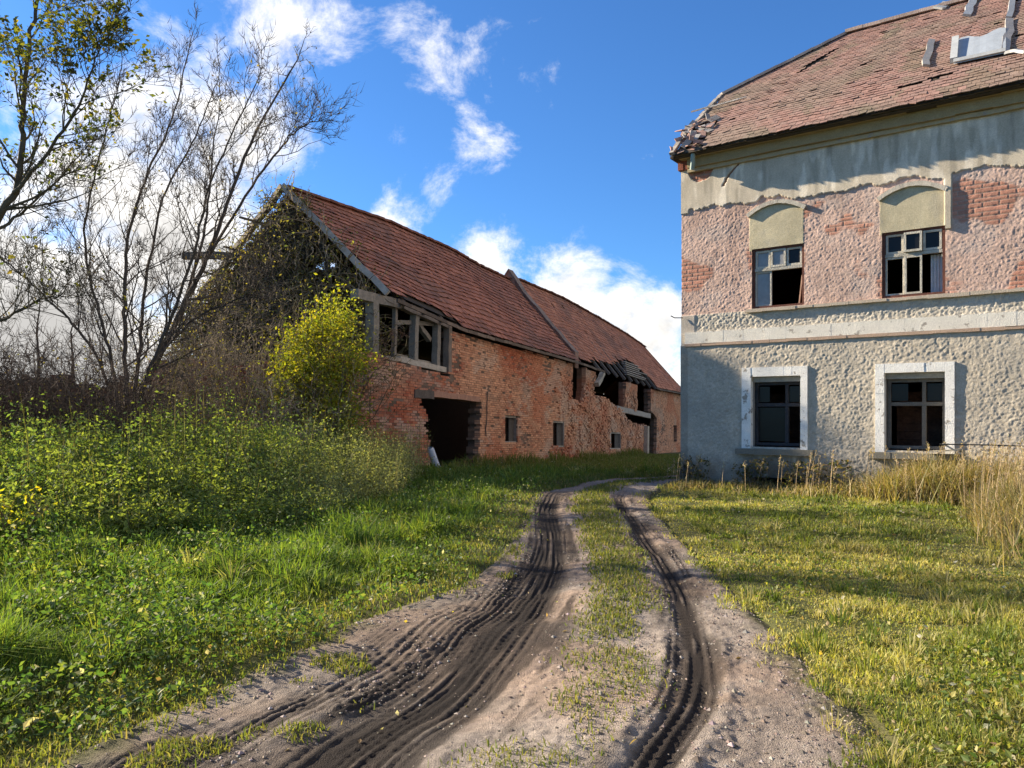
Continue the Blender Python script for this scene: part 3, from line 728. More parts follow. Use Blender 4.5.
# cream blind arches
def archmask(A):
    mid = (A[0]+A[1])/2; half = (A[1]-A[0])/2; u = np.clip((Tg-mid)/half, -1, 1)
    zt = A[3]+(A[4]-A[3])*(1-u*u)
    return (Tg > A[0]) & (Tg < A[1]) & (Zg < zt) & (Zg >= A[2]-.05), zt, u
for A in (AL, AR):
    m_, zt, u = archmask(A)
    cr_ = np.array([.48, .42, .285])[None, None]*(.7+.6*fbm(Tg*3.5, Zg*2.0, 113, 5)[..., None]); gs_ = sstep(.55, .68, fbm(Tg*4, Zg*3, 127, 4))[..., None]; cr_ = cr_*(1-.35*gs_)+np.array([.36, .33, .27])*.35*gs_
    colr = np.where(m_[..., None], cr_, colr); off = np.where(m_, .004+.004*(fbm(Tg*8, Zg*8, 114, 3)-.5), off)
# rough grey strip over the white band, smooth quoin at its left
strip2 = (Zg < ZSL) & (Zg >= ZB0)
sm = Tg < HTT(695)
rc = .018*(.5-np.minimum(w1, .85))*(.35+f1)+.012*(.5-w2)+.014*(f1-.5)
rcol = np.array([.50, .45, .37])[None, None]*(.78+.44*fbm(Tg*1.7, Zg*1.7, 115, 4)[..., None])*(.85+.3*f1[..., None])
colr = np.where((strip2)[..., None], np.where(sm[..., None], np.array([.44, .39, .33])*(.8+.4*stain[..., None]), rcol), colr); off = np.where(strip2, np.where(sm, .02+.004*(f1-.5), rc+.005), off)
# ground floor: thick roughcast, grey plinth near the ground
lcol = np.array([.47, .41, .325])[None, None]*(.80+.40*fbm(Tg*.9, Zg*.9, 116, 4)[..., None])*(.82+.36*f1[..., None])
run_ = np.zeros_like(Tg)
for k_ in ('ll', 'lr'):
    run_ = np.maximum(run_, sstep(-.05, .15, Tg-WR[k_][0]+.2)*sstep(-.05, .15, WR[k_][1]+.2-Tg)*sstep(0, .1, WR[k_][2]-.1-Zg)*sstep(.3, .6, fbm(Tg*7, Zg*.6, 126, 3)))
blot2 = sstep(.48, .66, fbm(Tg*1.3+9, Zg*1.9+2, 124, 5))[..., None]; lcol = lcol*(1-.35*blot2)+np.array([.36, .33, .28])*.35*blot2; lcol = lcol*(1-.45*run_[..., None])
damp = sstep(.85, .25, Zg+.5*(fbm(Tg*1.5, Zg*1.5, 117, 3)-.5)); lcol = lcol*(1-.42*damp[..., None])
w3 = worley(Tg*18+.3*f1, Zg*21, 13)
lrel = (.30+.26*pm)*(.007*(.55-np.minimum(w3, .9))*(.3+f1)+.007*(.5-w2)+.017*(f1-.5))+.010*(fbm(Tg*2.5, Zg*2.5, 208, 3)-.5)+.009*(fbm(Tg*34, Zg*34, 205, 2)-.5)
corner = sstep(HTT(689.5), HTT(688), Tg)
lrel = lrel*(1-.8*corner); lcol = lcol*(1-.25*corner[..., None])
colr = np.where(low[..., None], lcol, colr); off = np.where(low, .05+lrel*sstep(.1, .5, Zg)+.3*lrel, off)
# openings
Vf = hf(Tg.ravel(), off.ravel(), Zg.ravel()); Ff = gridfaces(len(zg), len(tg))
mt = Tg.ravel()[Ff].mean(1); mz = Zg.ravel()[Ff].mean(1); kp = np.ones(len(Ff), bool)
for (a, b_, c0, c1) in list(WR.values())+[vent]: kp &= ~((mt > a) & (mt < b_) & (mz > c0) & (mz < c1))
mesh_np('front_wall', Vf, Ff[kp], M['plaster'], house, np.clip(colr.reshape(-1, 3), .01, .8), True)
b = MB()
b.box(hf, (TMAX+.003, HLEN), (-.4, .02), (-.5, ZC0+.1), (.42, .3, .25)); b.build('front_wall', M['plaster'], house)
b = MB(); b.box(hf, (.003, .4), (-HDEP, -.05), (-.5, ZE-.1), (.36, .30, .26)); b.build('side_wall', M['plaster'], house)
b = MB(); b.box(hf, (HLEN-.4, HLEN), (-HDEP, -.41), (-.5, ZE-.1), (.36, .3, .26)); b.build('side_wall', M['plaster'], house)
b = MB(); b.box(hf, (.41, HLEN-.41), (-HDEP, -HDEP+.4), (-.5, ZE-.1), (.36, .3, .26)); b.build('back_wall', M['plaster'], house)
b = MB(); b.box(hf, (0, .06), (-.6, -.002), (-.5, ZB0), (.37, .345, .315)); b.build('corner_strip', M['plaster'], house)
zmid = ZSL-.25
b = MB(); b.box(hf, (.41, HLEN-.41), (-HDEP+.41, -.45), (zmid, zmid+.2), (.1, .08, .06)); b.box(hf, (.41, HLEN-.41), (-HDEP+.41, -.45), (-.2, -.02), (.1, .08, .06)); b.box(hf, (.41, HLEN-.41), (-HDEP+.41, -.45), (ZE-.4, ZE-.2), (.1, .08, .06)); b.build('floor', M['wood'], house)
b = MB(); b.box(hf, (.41, HLEN-.41), (-4.4, -4.2), (0, zmid-.01), (.2, .1, .07)); b.box(hf, (.41, HLEN-.41), (-4.4, -4.2), (zmid+.21, ZE-.41), (.2, .1, .07)); b.box(hf, (3.2, 3.4), (-4.19, -.45), (0, zmid-.01), (.2, .1, .07)); b.box(hf, (3.1, 3.3), (-4.19, -.45), (zmid+.21, ZE-.41), (.2, .1, .07)); b.build('inner_wall', M['shade_tone'], house)
# reveals
def reveal(R, d, c, name='reveal', o1=.02, pad=.02):
    a, b_, c0, c1 = R; q = MB()
    q.box(hf, (a-.25, a-.002+pad*0), (-d, -.012), (c0-.2, c1+.2), c); q.box(hf, (b_+.002, b_+.25), (-d, -.012), (c0-.2, c1+.2), c)
    q.box(hf, (a-.001, b_+.001), (-d, -.012), (c1+.002, c1+.2), c); q.box(hf, (a-.001, b_+.001), (-d, -.012), (c0-.2, c0-.002), c)
    q.build(name, M['plaster'], house)
for k in ('ul', 'ur'): reveal(WR[k], .42, (.22, .13, .10))
for k in ('ll', 'lr'): reveal(WR[k], .42, (.28, .26, .24))
reveal(vent, .4, (.16, .14, .12))
b = MB(); b.box(hf, (vent[0]-.05, vent[1]+.05), (-.45, -.41), (vent[2]-.05, vent[3]+.05)); b.build('cellar_vent', M['dark'], house)
# bands, sills, surrounds
def hbox(name, t, o, z, c, m='plaster', wob=0.0, n=1):
    q = MB(); ts = np.linspace(t[0], t[1], n+1)
    for i in range(n): q.box(hf, (ts[i], ts[i+1]), (o[0], o[1]+RNG.normal(0, wob)), (z[0]+RNG.normal(0, wob), z[1]+RNG.normal(0, wob)), np.array(c)*RNG.uniform(.985, 1.015))
    return q.build(name, M[m], house)
hbox('string_course', (HTT(686), HLEN), (-.1, .075), (ZB0+.03, ZB1), (.70, .65, .56), 'paint', wob=.0015, n=34)
hbox('string_course', (HTT(686), HLEN), (-.1, .088), (ZB0-.03, ZB0+.027), (.42, .30, .22), wob=.004, n=40)
hbox('ledge', (HTT(747), HLEN), (-.1, .085), (ZSL-.035, ZSL+.025), (.46, .385, .30), wob=.005, n=40)
for (k, x0, x1) in (('ll', 738, 815), ('lr', 870, 962)):
    a, b_ = HTT(x0), HTT(x1); z = WR[k][2]
    hbox('sill', (a, b_), (-.35, .17), (z-.15, z-.03), (.20, .185, .15), wob=.004, n=4)
for (k, x0, x1, yt, mx) in (('ll', 743, 808.5, 367, 776), ('lr', 876, 955, 363, 915)):
    a, b_ = HTT(x0), HTT(x1); R = WR[k]; zt = HZ(mx, yt); q = MB()
    for (t, z) in (((a, R[0]), (R[2]-.03, zt)), ((R[1], b_), (R[2]-.03, zt)), ((R[0]+.002, R[1]-.002), (R[3], zt-.001))):
        n_ = 6
        if t[1]-t[0] < .4:
            zs = np.linspace(z[0], z[1], n_+1)
            for i in range(n_): q.box(hf, t, (-.06, .088+RNG.normal(0, .002)), (zs[i], zs[i+1]), np.array((.78, .755, .70))*RNG.uniform(.98, 1.02))
        else:
            ts = np.linspace(t[0], t[1], n_+1)
            for i in range(n_): q.box(hf, (ts[i], ts[i+1]), (-.06, .087+RNG.normal(0, .002)), z, np.array((.78, .755, .70))*RNG.uniform(.98, 1.02))
    q.build('window_surround', M['paint'], house)
def hood(A, w=.085):
    mid = (A[0]+A[1])/2; half = (A[1]-A[0])/2; q = MB(); n_ = 18
    for i in range(n_):
        u0 = -1.06+2.12*i/n_; u1 = -1.06+2.12*(i+1)/n_
        p = hf(mid+half*u0, .012, A[3]+(A[4]-A[3])*(1-u0*u0)+.04); r_ = hf(mid+half*u1, .012, A[3]+(A[4]-A[3])*(1-u1*u1)+.04)
        q.bar(p, r_, .10, w*RNG.uniform(.85, 1.05), c=np.array((.50, .45, .37))*RNG.uniform(.85, 1.1))
    q.build('arch_hood', M['paint'], house)
hood(AL); hood(AR)
hbox('hood_drop', (HTT(945.5), HTT(951)), (-.02, .06), (HZ(948, 229), AR[3]), (.46, .40, .31), wob=.006, n=1)
# cornice and eaves
hbox('cornice', (.18, HLEN), (-.1, .10), (ZC0+.02, ZC0+.10), (.42, .34, .21), 'paint', wob=.003, n=30)
hbox('cornice', (.20, HLEN), (-.1, .17), (ZC0+.102, ZC0+.30), (.36, .28, .155), wob=.003, n=26)
hbox('cornice', (.05, HLEN), (-.1, .26), (ZC0+.302, ZE-.17), (.36, .28, .16), 'paint', wob=.004, n=30)
hbox('corner_brick', (-.04, .2), (-.4, .10), (ZC0+.09, ZE-.15), (.25, .09, .06), 'brick', .01, 2)
hbox('soffit', (-.1, HLEN), (-.1, .38), (ZE-.165, ZE-.11), (.07, .06, .05), 'wood')
q = MB(); tt = np.linspace(-.05, HLEN, 46)
for i in range(45):
    q.box(hf, (tt[i], tt[i+1]), (.385, .43+RNG.normal(0, .002)), (ZE-.15+RNG.normal(0, .008), ZE-.045), np.array((.09, .075, .06))*RNG.uniform(.8, 1.3))
q.build('gutter_board', M['wood'], house)
# roof with a half-hipped end
PITCH = math.radians(36.3); RIN = 4.9; OV = .48
def rf(t, s, lift=0):
    """front slope: s = distance up the slope along the horizontal, 0 at the eave edge"""
    t = np.asarray(t, float); s = np.asarray(s, float)
    z = ZE+s*math.tan(PITCH)-.12*np.exp(-s/.5)+.12
    o = OV-s
    return hf(t, o+lift*math.sin(PITCH), z-.12+lift*math.cos(PITCH))
hipS = 2.85; hipT = 2.35                            # hip starts hipS up, meets the ridge hipT along
def verge_t(s): return np.where(s < hipS, .0, .0+(s-hipS)/(RIN+OV-hipS)*hipT)
tw = .14; ns = 50; DS = (RIN+OV)/ns
i, j = np.meshgrid(np.arange(ns), np.arange(int(HLEN/tw)+2), indexing='ij'); i = i.ravel(); j = j.ravel()
t = -.3+j*tw+.5*tw*(i % 2); s = i*DS
keep = (t > verge_t(s)-.02+.02*RNG.normal(0, 1, len(t))) & (t < HLEN+.1)
brkn = (t < .55) & (s < 1.15) & (fbm(t*2.5, s*2.5, 121, 3) > .44)
keep &= ~brkn & (RNG.uniform(0, 1, len(t)) > .004)
slot = (np.abs(s-(.62+.12*(t-4.2))) < .06) & (t > 4.1) & (t < 5.1) & (RNG.uniform(0, 1, len(t)) > .35); keep &= ~slot
slot = (np.abs(t-(1.75+(s-3.2)*.55)) < .09) & (s > 3.1) & (s < 4.2); keep &= ~slot
t = t[keep]; s = s[keep]; n = len(t)
l0 = .021+RNG.normal(0, .004, n)+(RNG.uniform(0, 1, n) < .04)*RNG.uniform(0, .02, n); sk = RNG.normal(0, .009, n)
V = np.empty((n, 8, 3)); q_ = 0
for tt_, sg in ((t+.003, -1), (t+tw-.003, 1)):
    for ss_, ll in ((s+RNG.normal(0, .008, n), l0), (s+DS*1.25, l0*0+.008)):
        for dd in (-.014, 0): V[:, q_] = rf(tt_, ss_+sg*sk, ll+dd); q_ += 1
pal = np.array([(.255, .15, .122), (.235, .135, .11), (.275, .165, .135), (.235, .15, .125), (.25, .152, .128)])
c = pal[RNG.choice(5, n)]*RNG.uniform(.92, 1.08, (n, 1))
gm = sstep(.46, .72, fbm(t*.8, s*.8, 123, 4)+.12*sstep(3.0, 5, s)*sstep(5, 2, t)+.10*sstep(1.0, .2, t))[:, None]; c = c*(1-.7*gm)+np.array([.20, .155, .12])*RNG.uniform(.85, 1.15, (n, 1))*.7*gm
mo = sstep(.60, .74, fbm(t*2.3, s*1.6, 125, 4))[:, None]; c = c*(1-.5*mo)+np.array([.15, .135, .09])*.5*mo
fresh = (RNG.uniform(0, 1, n) < .002)[:, None]; c = np.where(fresh, np.array([.42, .12, .06]), c)
house_roof = mesh_np('roof', V.reshape(-1, 3), (np.arange(n)[:, None, None]*8+CUBEF[None]).reshape(-1, 4), M['tile'], house, np.repeat(c, 8, 0))
# boards under the tiles, hip end, back slope
sv = np.linspace(0, RIN+OV, 30); Vv = []; Fv = []
for s_ in sv: Vv += [rf(float(verge_t(s_))+.03, s_, -.03), rf(HLEN, s_, -.03)]
Fv = [[2*k, 2*k+1, 2*k+3, 2*k+2] for k in range(29)]
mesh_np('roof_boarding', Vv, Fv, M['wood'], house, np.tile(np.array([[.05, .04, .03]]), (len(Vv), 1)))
def mirror(t, s, lift=0):
    t = np.asarray(t, float); s = np.asarray(s, float)
    p = rf(t, s, lift); o = -(2*RIN)+OV*0
    z = p[..., 2]; oo = OV-s
    return hf(t, -2*RIN-oo, z)
Vv = []; Cc = []
for s_ in sv: Vv += [mirror(float(verge_t(s_)), s_), mirror(HLEN, s_)]
mesh_np('roof', Vv, Fv, M['tile'], house, np.tile(np.array([[.28, .15, .12]]), (len(Vv), 1)))
rp = rf(.0+hipT, RIN+OV, .01); vA = rf(.0, hipS, .01); vB = mirror(.0, hipS)
mesh_np('hip_roof', [vA, rp, vB, vA-np.array([0, 0, .08]), rp-np.array([0, 0, .08]), vB-np.array([0, 0, .08])], [[0, 2, 1], [3, 4, 5]], M['tile'], house, np.tile(np.array([[.28, .15, .12]]), (6, 1)))
gA = hf(.02, -.05, ZE-.1); gB = hf(.02, -2*RIN+.05, ZE-.1)
mesh_np('side_gable', [gA, gB, vB-np.array([-.1, 0, .1]), vA-np.array([-.1, 0, .1])], [[0, 1, 2, 3]], M['plaster'], house, np.tile(np.array([[.36, .30, .26]]), (4, 1)))
q = MB()                                             # verge and hip cappings
for k in range(12):
    s0 = hipS*k/12; s1 = hipS*(k+1)/12
    q.bar(rf(-.01+RNG.normal(0, .012), s0, .02), rf(-.01+RNG.normal(0, .012), s1, .02), .10, .07, c=np.array((.26, .23, .20))*RNG.uniform(.8, 1.2))
q.build('verge_board', M['wood'], house)
q = MB()
for k in range(14):
    e0, e1 = k/14, (k+1)/14
    q.bar(vA*(1-e0)+rp*e0+np.array([0, 0, .035]), vA*(1-e1)+rp*e1+np.array([0, 0, .035+RNG.normal(0, .008)]), .17, .06, c=np.array((.42, .35, .30))*RNG.uniform(.75, 1.2))
q.build('hip_tiles', M['tile'], house); q = MB()
for k in range(30):
    t0 = .0+hipT+k*.42
    q.bar(rf(t0, RIN+OV, .05), rf(t0+.415, RIN+OV, .05+RNG.normal(0, .008)), .2, .08, c=np.array((.40, .31, .26))*RNG.uniform(.75, 1.2))
q.build('ridge_tiles', M['tile'], house)
def rslope(px, py):
    """pixel -> (t, s) on the front slope"""
    r = ray(px, py); o3 = np.array([0, 0, CH])
    p0 = rf(0, 0); a = rf(1, 0)-p0; b3 = rf(0, 4)-rf(0, 1); nrm = np.cross(a, b3); k = ((rf(0, 1)-o3)@nrm)/(r@nrm); p = o3+r*k
    rel = p-rf(0, 1); return rel[:2]@FU, 1-(rel[:2]@FN)
# loose tiles and slates at the broken corner
q = MB()
for k in range(46):
    t_, s_ = RNG.uniform(-.10, .6), RNG.uniform(.0, 1.2)
    p = rf(t_, s_, RNG.uniform(.0, .09)); d = rf(t_+RNG.normal(0, .1), s_+RNG.uniform(.1, .2), RNG.uniform(.0, .10))-p
    q.bar(p, p+unit(d)*RNG.uniform(.14, .3), RNG.uniform(.1, .2), .016, up=unit(np.array([-.2, -.6, .8])+RNG.normal(0, .3, 3)), c=np.array(((.26, .24, .23) if k % 2 else (.33, .2, .16)))*RNG.uniform(.7, 1.2))
q.build('loose_tiles', M['tile'], house)
q = MB(); q.bar(rf(.05, 1.95, .08), rf(.95, 2.0, .10), .05, .025, c=(.55, .50, .44)); q.build('loose_batten', M['wood'], house)
q = MB(); q.bar(rf(-.35, 1.9, .1), rf(.2, 1.97, .1), .04, .025, c=(.5, .46, .4)); q.build('loose_batten', M['wood'], house)
# rain pipe stump at the eaves
tubes('gutter_elbow', [(np.array([hf(.42, .36, ZE-.12), hf(.42, .37, ZE-.24), hf(.39, .30, ZE-.34), hf(.36, .27, ZE-.46)]), np.full(4, .05))], M['metal'], house, 8, (.26, .33, .30), 0)
# metal hatch, flashings
h0 = rslope(954, 67); h1 = rslope(1006, 56); h2 = rslope(1006, 34); h3 = rslope(956, 46)
q = MB()
nx = 8
for k in range(nx):
    e0, e1 = k/nx, (k+1)/nx
    def mixp(e, up): 
        lo = np.array(h0)*(1-e)+np.array(h1)*e; hi = np.array(h3)*(1-e)+np.array(h2)*e; r_ = lo*(1-up)+hi*up; return r_
    A_ = [rf(*mixp(e, u_), .10) for e, u_ in ((e0, 0), (e1, 0), (e1, 1+.10*math.sin(e1*9)), (e0, 1+.10*math.sin(e0*9)))]
    B_ = [p-np.array([0, 0, .05]) for p in A_]
    q.raw(A_+B_, [[0, 1, 2, 3], [7, 6, 5, 4], [0, 4, 5, 1], [2, 6, 7, 3], [1, 5, 6, 2], [3, 7, 4, 0]], np.array((.30, .33, .36))*RNG.uniform(.92, 1.05))
hatch = q.build('roof_hatch', M['metal'], house)
q = MB(); q.bar(rf(*h0, .12), rf(*h3, .14), .12, .10, c=(.40, .41, .40)); q.bar(rf(*h0, .11), rf(*h1, .11), .06, .06, c=(.45, .46, .46)); q.build_sub('hatch_frame', M['metal'], hatch, house)
def flash(p, q2, w, c=(.28, .26, .24), m='metal'):
    q = MB(); q.bar(rf(*rslope(*p), .06), rf(*rslope(*q2), .06), w, .05, up=(0, -.6, .8), c=c, segs=5, wob=.015); q.build('flashing', M[m], house)
flash((925, 70), (932, 43), .13, (.33, .30, .26)); flash((1005, 56), (1010, 22), .14, (.30, .27, .24)); flash((1009, 20), (1014, -6), .11, (.36, .36, .35))
flash((968, 18), (974, -2), .16, (.42, .42, .41)); flash((938, 12), (950, 4), .22, (.42, .43, .42)); flash((1006, 56), (1030, 54), .08, (.45, .45, .44))
def wire(name, P, r, m, c=(.02, .02, .02)):
    return tubes(name, [(cr(np.array(P), 8), np.full((len(P)-1)*8+1, r))], m, house, 5, c, 0)
wp = rf(*rslope(990, -10), .9); wire('cable', [rf(*rslope(994, -4), .35), rf(*rslope(1012, 12), .42), rf(*rslope(1034, 34), .5)], .018, M['black'])
tubes('wall_bracket', [(np.array([hf(.05, .05, HZ(684, 318)), hf(-.12, .1, HZ(680, 318)), hf(-.2, .12, HZ(678, 316))]), np.full(3, .012))], M['black'], house, 5, (.05, .05, .05), 0)
# windows
def frame(q, t, z, w, o, c, wob=.0):
    q.box(hf, (t[0], t[0]+w), o, z, c); q.box(hf, (t[1]-w, t[1]), o, z, c)
    q.box(hf, (t[0]+w, t[1]-w), (o[0]+.001, o[1]-.001), (z[1]-w, z[1]), c); q.box(hf, (t[0]+w, t[1]-w), (o[0]+.001, o[1]-.001), (z[0], z[0]+w), c)
def pane(t, z, o, m, fr):
    q = MB(); q.box(hf, t, (o-.004, o), z); q.build_sub('pane', M[m], fr, house)
red = (.13, .055, .04); cream = (.50, .46, .38); pale = (.40, .37, .31)
def upper(k, split, panes_top, lower):
    a, b_, z0, z1 = WR[k]; q = MB(); frame(q, (a, b_), (z0, z1), .045, (-.16, -.03), red)
    zt = z0+(z1-z0)*.64
    q.box(hf, (a+.045, b_-.045), (-.13, -.045), (zt-.03, zt+.03), pale)
    fr = q.build('window', M['wood'], house); a += .05; b_ -= .05
    xs_ = np.linspace(a, b_, 4)
    for i in range(3):
        s = MB(); tilt = panes_top[i][1]
        o = (-.11+tilt, -.06+tilt); frame(s, (xs_[i]+.006, xs_[i+1]-.006), (zt+.035, z1-.05), .04, o, cream); s.build_sub('sash', M['wood'], fr, house)
        if panes_top[i][0]: pane((xs_[i]+.046, xs_[i+1]-.046), (zt+.075, z1-.09), o[0]+.02, panes_top[i][0], fr)
    for (e0, e1, m, w, tilt) in lower:
        t0 = a+(b_-a)*e0; t1 = a+(b_-a)*e1; s = MB(); o = (-.11+tilt, -.06+tilt)
        frame(s, (t0, t1), (z0+.05, zt-.035), w, o, cream); s.build_sub('sash', M['wood'], fr, house)
        if m: pane((t0+w, t1-w), (z0+.05+w, zt-.035-w), o[0]+.02, m, fr)
    return fr
f = upper('ul', 3, [('dirtyglass', 0), ('dirtyglass', .02), ('glass', 0)], [(0, .35, 'dirtyglass', .03, -.01)])
q = MB(); q.bar(hf(WR['ul'][1]-.12, -.12, WR['ul'][2]+.05), hf(WR['ul'][1]-.05, -.09, WR['ul'][2]+.62), .03, c=(.2, .12, .09)); q.build_sub('broken_bar', M['wood'], f, house)
f = upper('ur', 3, [('glass', 0), ('glass', .07), ('glass', .02)], [(0, .34, None, .03, 0), (.345, .655, None, .035, .03)])
a, b_, z0, z1 = WR['ur']; q = MB(); n_ = 7; ts = np.linspace(a+(b_-a)*.76, b_-.06, n_+1)
for i in range(n_): q.box(hf, (ts[i], ts[i+1]), (-.20-.02*(i % 2), -.185-.02*(i % 2)), (z0+.06, z0+(z1-z0)*.61), (.55, .56, .57))
q.build_sub('curtain', M['plaster'], f, house)
def lower_win(k, split, c):
    a, b_, z0, z1 = WR[k]; q = MB()
    q.box(hf, (a, b_), (-.3, -.08), (z1-.11, z1-.002), (.35, .34, .32))
    fr0 = (-.26, -.18); zb = z0+.03
    frame(q, (a+.01, b_-.01), (zb, z1-.115), .06, fr0, c)
    zt = z0+(z1-z0)*.60; q.box(hf, (a+.07, b_-.07), (fr0[0]+.002, fr0[1]-.002), (zt-.035, zt+.035), c)
    m = a+(b_-a)*split; q.box(hf, (m-.035, m+.035), (fr0[0]+.004, fr0[1]+.004), (zb+.06, zt-.036), c)
    q.box(hf, (m-.03, m+.03), (fr0[0]+.004, fr0[1]+.004), (zt+.036, z1-.176), c)
    return q.build('window', M['wood'], house)
f1_ = lower_win('ll', .66, (.045, .045, .05)); f2_ = lower_win('lr', .63, (.13, .12, .105))
def pan2(k, e0, e1, g0, g1, fr, m='glass'):
    a, b_, z0, z1 = WR[k]; pane((a+(b_-a)*e0, a+(b_-a)*e1), (z0+(z1-z0)*g0, z0+(z1-z0)*g1), -.22, m, fr)
pan2('ll', .07, .30, .64, .86, f1_); pan2('ll', .70, .93, .64, .86, f1_); pan2('ll', .07, .62, .08, .56, f1_)
pan2('lr', .08, .36, .64, .86, f2_); pan2('lr', .68, .92, .64, .86, f2_, 'glass')
for k in ('ll', 'lr'):
    a, b_, z0, z1 = WR[k]; q = MB()
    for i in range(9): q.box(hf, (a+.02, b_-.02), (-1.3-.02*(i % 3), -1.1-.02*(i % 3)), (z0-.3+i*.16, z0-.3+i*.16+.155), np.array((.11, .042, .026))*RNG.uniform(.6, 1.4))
    q.build('bricked_infill', M['shade_tone'], house)
# corner pipe at the ground, plank and wire at the right sill
tubes('drain_stub', [(np.array([hf(.12, .12, -.2), hf(.12, .12, .18), hf(.10, .16, .32), hf(.2, .2, .42)]), np.array([.09, .09, .085, .08]))], M['metal'], house, 9, (.12, .12, .125), 0)

tk = hw(945, 451)
b = MB(); b.bar(hf(tk[0]-.25, .24, WR['lr'][2]-.0), hf(tk[0]+.28, .22, WR['lr'][2]+.06), .12, .03, c=(.50, .44, .34)); b.bar(hf(tk[0]+.0, .3, WR['lr'][2]+.16), hf(tk[0]+.3, .24, WR['lr'][2]-.03), .05, .03, c=(.5, .44, .34))
plank = b.build('broken_plank', M['wood']); tag(plank, 'pale broken plank lying on the stone sill of the right ground floor window', 'plank')
o = tubes('wire', [(np.array([hf(tk[0]-.05, .32, WR['lr'][2]+.15), hf(tk[0]+.8, .36, WR['lr'][2]+.155), hf(tk[0]+2.2, .4, WR['lr'][2]+.13)]), np.full(3, .012))], M['black'], None, 5, (.2, .2, .2), 0)
tag(o, 'thin wire strung along the rough wall from the right ground floor window', 'wire')

# ================================================================== other solid things
gz = lambda x, y: float(ground_z(np.array([x]), np.array([y]))[0])
# ruined wall at the left
RW0 = at(-140, 413, 17.5)[:2]; RW1 = at(215, 413, 20.5)[:2]; RWd = unit(RW1-RW0); RWn = np.array([RWd[1], -RWd[0]])
RWL = np.linalg.norm(RW1-RW0)
def rwf(t, o, z): return np.stack([RW0[0]+np.asarray(t)*RWd[0]+np.asarray(o)*RWn[0], RW0[1]+np.asarray(t)*RWd[1]+np.asarray(o)*RWn[1], np.asarray(z, float)], -1)
ruin = thing('ruined_wall', (*RW0, 0), 'crumbling dark brick wall with a ragged top behind the leafless bushes', 'wall')
topz = HZ
def rmask(t, z): return z < 2.4+.7*(fbm(t*1.3, t*0, 15, 5)-.5)+.30*(vnoise(t*5.3, z*6, 25)-.5)
def rcolf(a, z, n):
    pal = np.array([(.20, .07, .05), (.15, .06, .045), (.12, .055, .045), (.24, .10, .07)]); return pal[RNG.choice(4, n)]*RNG.uniform(.8, 1.2, (n, 1))
brickwall('wall', rwf, rmask, (0, RWL), (-.3, 3), rcolf, ruin, rough=1.8)
# grey pipe leaning by the barn door
p0 = T3(421, 474, .6); p0[2] = gz(p0[0], p0[1])-.05
o = tubes('leaning_pipe', [(np.array([p0, p0+(T3(415, 451, .5)-p0)*.5, T3(415, 449, .5), T3(414.6, 447.5, .5)]), np.array([.10, .10, .10, .07]))], M['metal'], None, 10, (.50, .52, .56), 0)
tag(o, 'short grey pipe leaning in the weeds beside the barn doorway', 'pipe')

# ================================================================== TREES AND SHRUBS
barkA = (.085, .07, .06)
def make_tree(name, base, label, cat, stems, radii, nside, Lside, group=None, bark=barkA, leafsel=None, **k):
    r = thing(name, base, label, cat, group)
    tr, out, tips = stem_tree(stems, radii, nside, Lside, **k)
    tubes('trunk', tr, M['bark'], r, 8, bark)
    big = [(p, q) for (l, p, q) in out if l <= 1]; small = [(p, q) for (l, p, q) in out if l > 1]
    tubes('branches', big, M['bark'], r, 5, bark); tubes('twigs', small, M['bark'], r, 3, np.array(bark)*1.15)
    return r, tips
def b3(px, Y): x = (px-CX)/FP*Y; return np.array([x, Y, gz(x, Y)-.1])
B1 = b3(127, 15.0)
r, tips = make_tree('bare_tree', B1, 'slender leafless tree with several upright stems, left of the barn gable', 'tree',
    [[B1]+px_stem([(126, 390), (124, 330), (125, 280), (130, 230), (148, 172), (172, 120), (186, 62)], 15.0, 1),
     [B1+np.array([.05, .1, 0])]+px_stem([(134, 400), (140, 350), (143, 300), (154, 240), (166, 190), (196, 135), (214, 88)], 15.2, 1.5),
     [B1+np.array([-.1, .05, 0])]+px_stem([(116, 390), (104, 330), (90, 280), (84, 230), (96, 170), (112, 110), (120, 68)], 14.9, -1),
     [B1+np.array([0.1, -.05, 0])]+px_stem([(140, 400), (160, 345), (178, 300), (196, 245), (208, 192), (232, 135), (256, 85)], 15.0, -1),
     [B1+np.array([-.1, -.15, 0])]+px_stem([(108, 385), (78, 330), (48, 300), (16, 270), (-20, 240)], 14.8, -1)],
    [.052, .046, .036, .044, .034], 22, 1.9, maxlev=3, nch=(8, 8, 6), up=.13, start=.2)
P = np.concatenate(tips); P = P[RNG.choice(len(P), 160)]
leaves('leaves', P, RNG.uniform(.05, .09, len(P)), mixcol(len(P), (.12, .09, .03), (.2, .16, .03), (.09, .06, .03)), M['leaf'], r)
B2 = b3(112, 16.6)
r, tips = make_tree('bare_tree', B2, 'thick dark leafless trunk leaning right toward the barn gable', 'tree',
    [[B2]+px_stem([(116, 436), (140, 392), (164, 347), (186, 300), (206, 260), (224, 212), (242, 165), (262, 122), (290, 72)], 16.6, .6),
     px_stem([(164, 347), (196, 318), (236, 300), (262, 292)], 16.8, -.5),
     px_stem([(206, 260), (246, 196), (278, 150), (300, 128), (318, 120)], 17, -1.5),
     px_stem([(186, 300), (205, 225), (212, 160), (220, 100)], 16.9, 1.5)],
    [.085, .036, .034, .038], 20, 1.7, maxlev=3, nch=(8, 7, 5), up=.13, start=.28)
P = np.concatenate(tips); P = P[RNG.choice(len(P), 200)]
leaves('leaves', P, RNG.uniform(.05, .09, len(P)), mixcol(len(P), (.13, .10, .03), (.22, .18, .03), (.09, .06, .03)), M['leaf'], r)
B3 = b3(-70, 12.0)
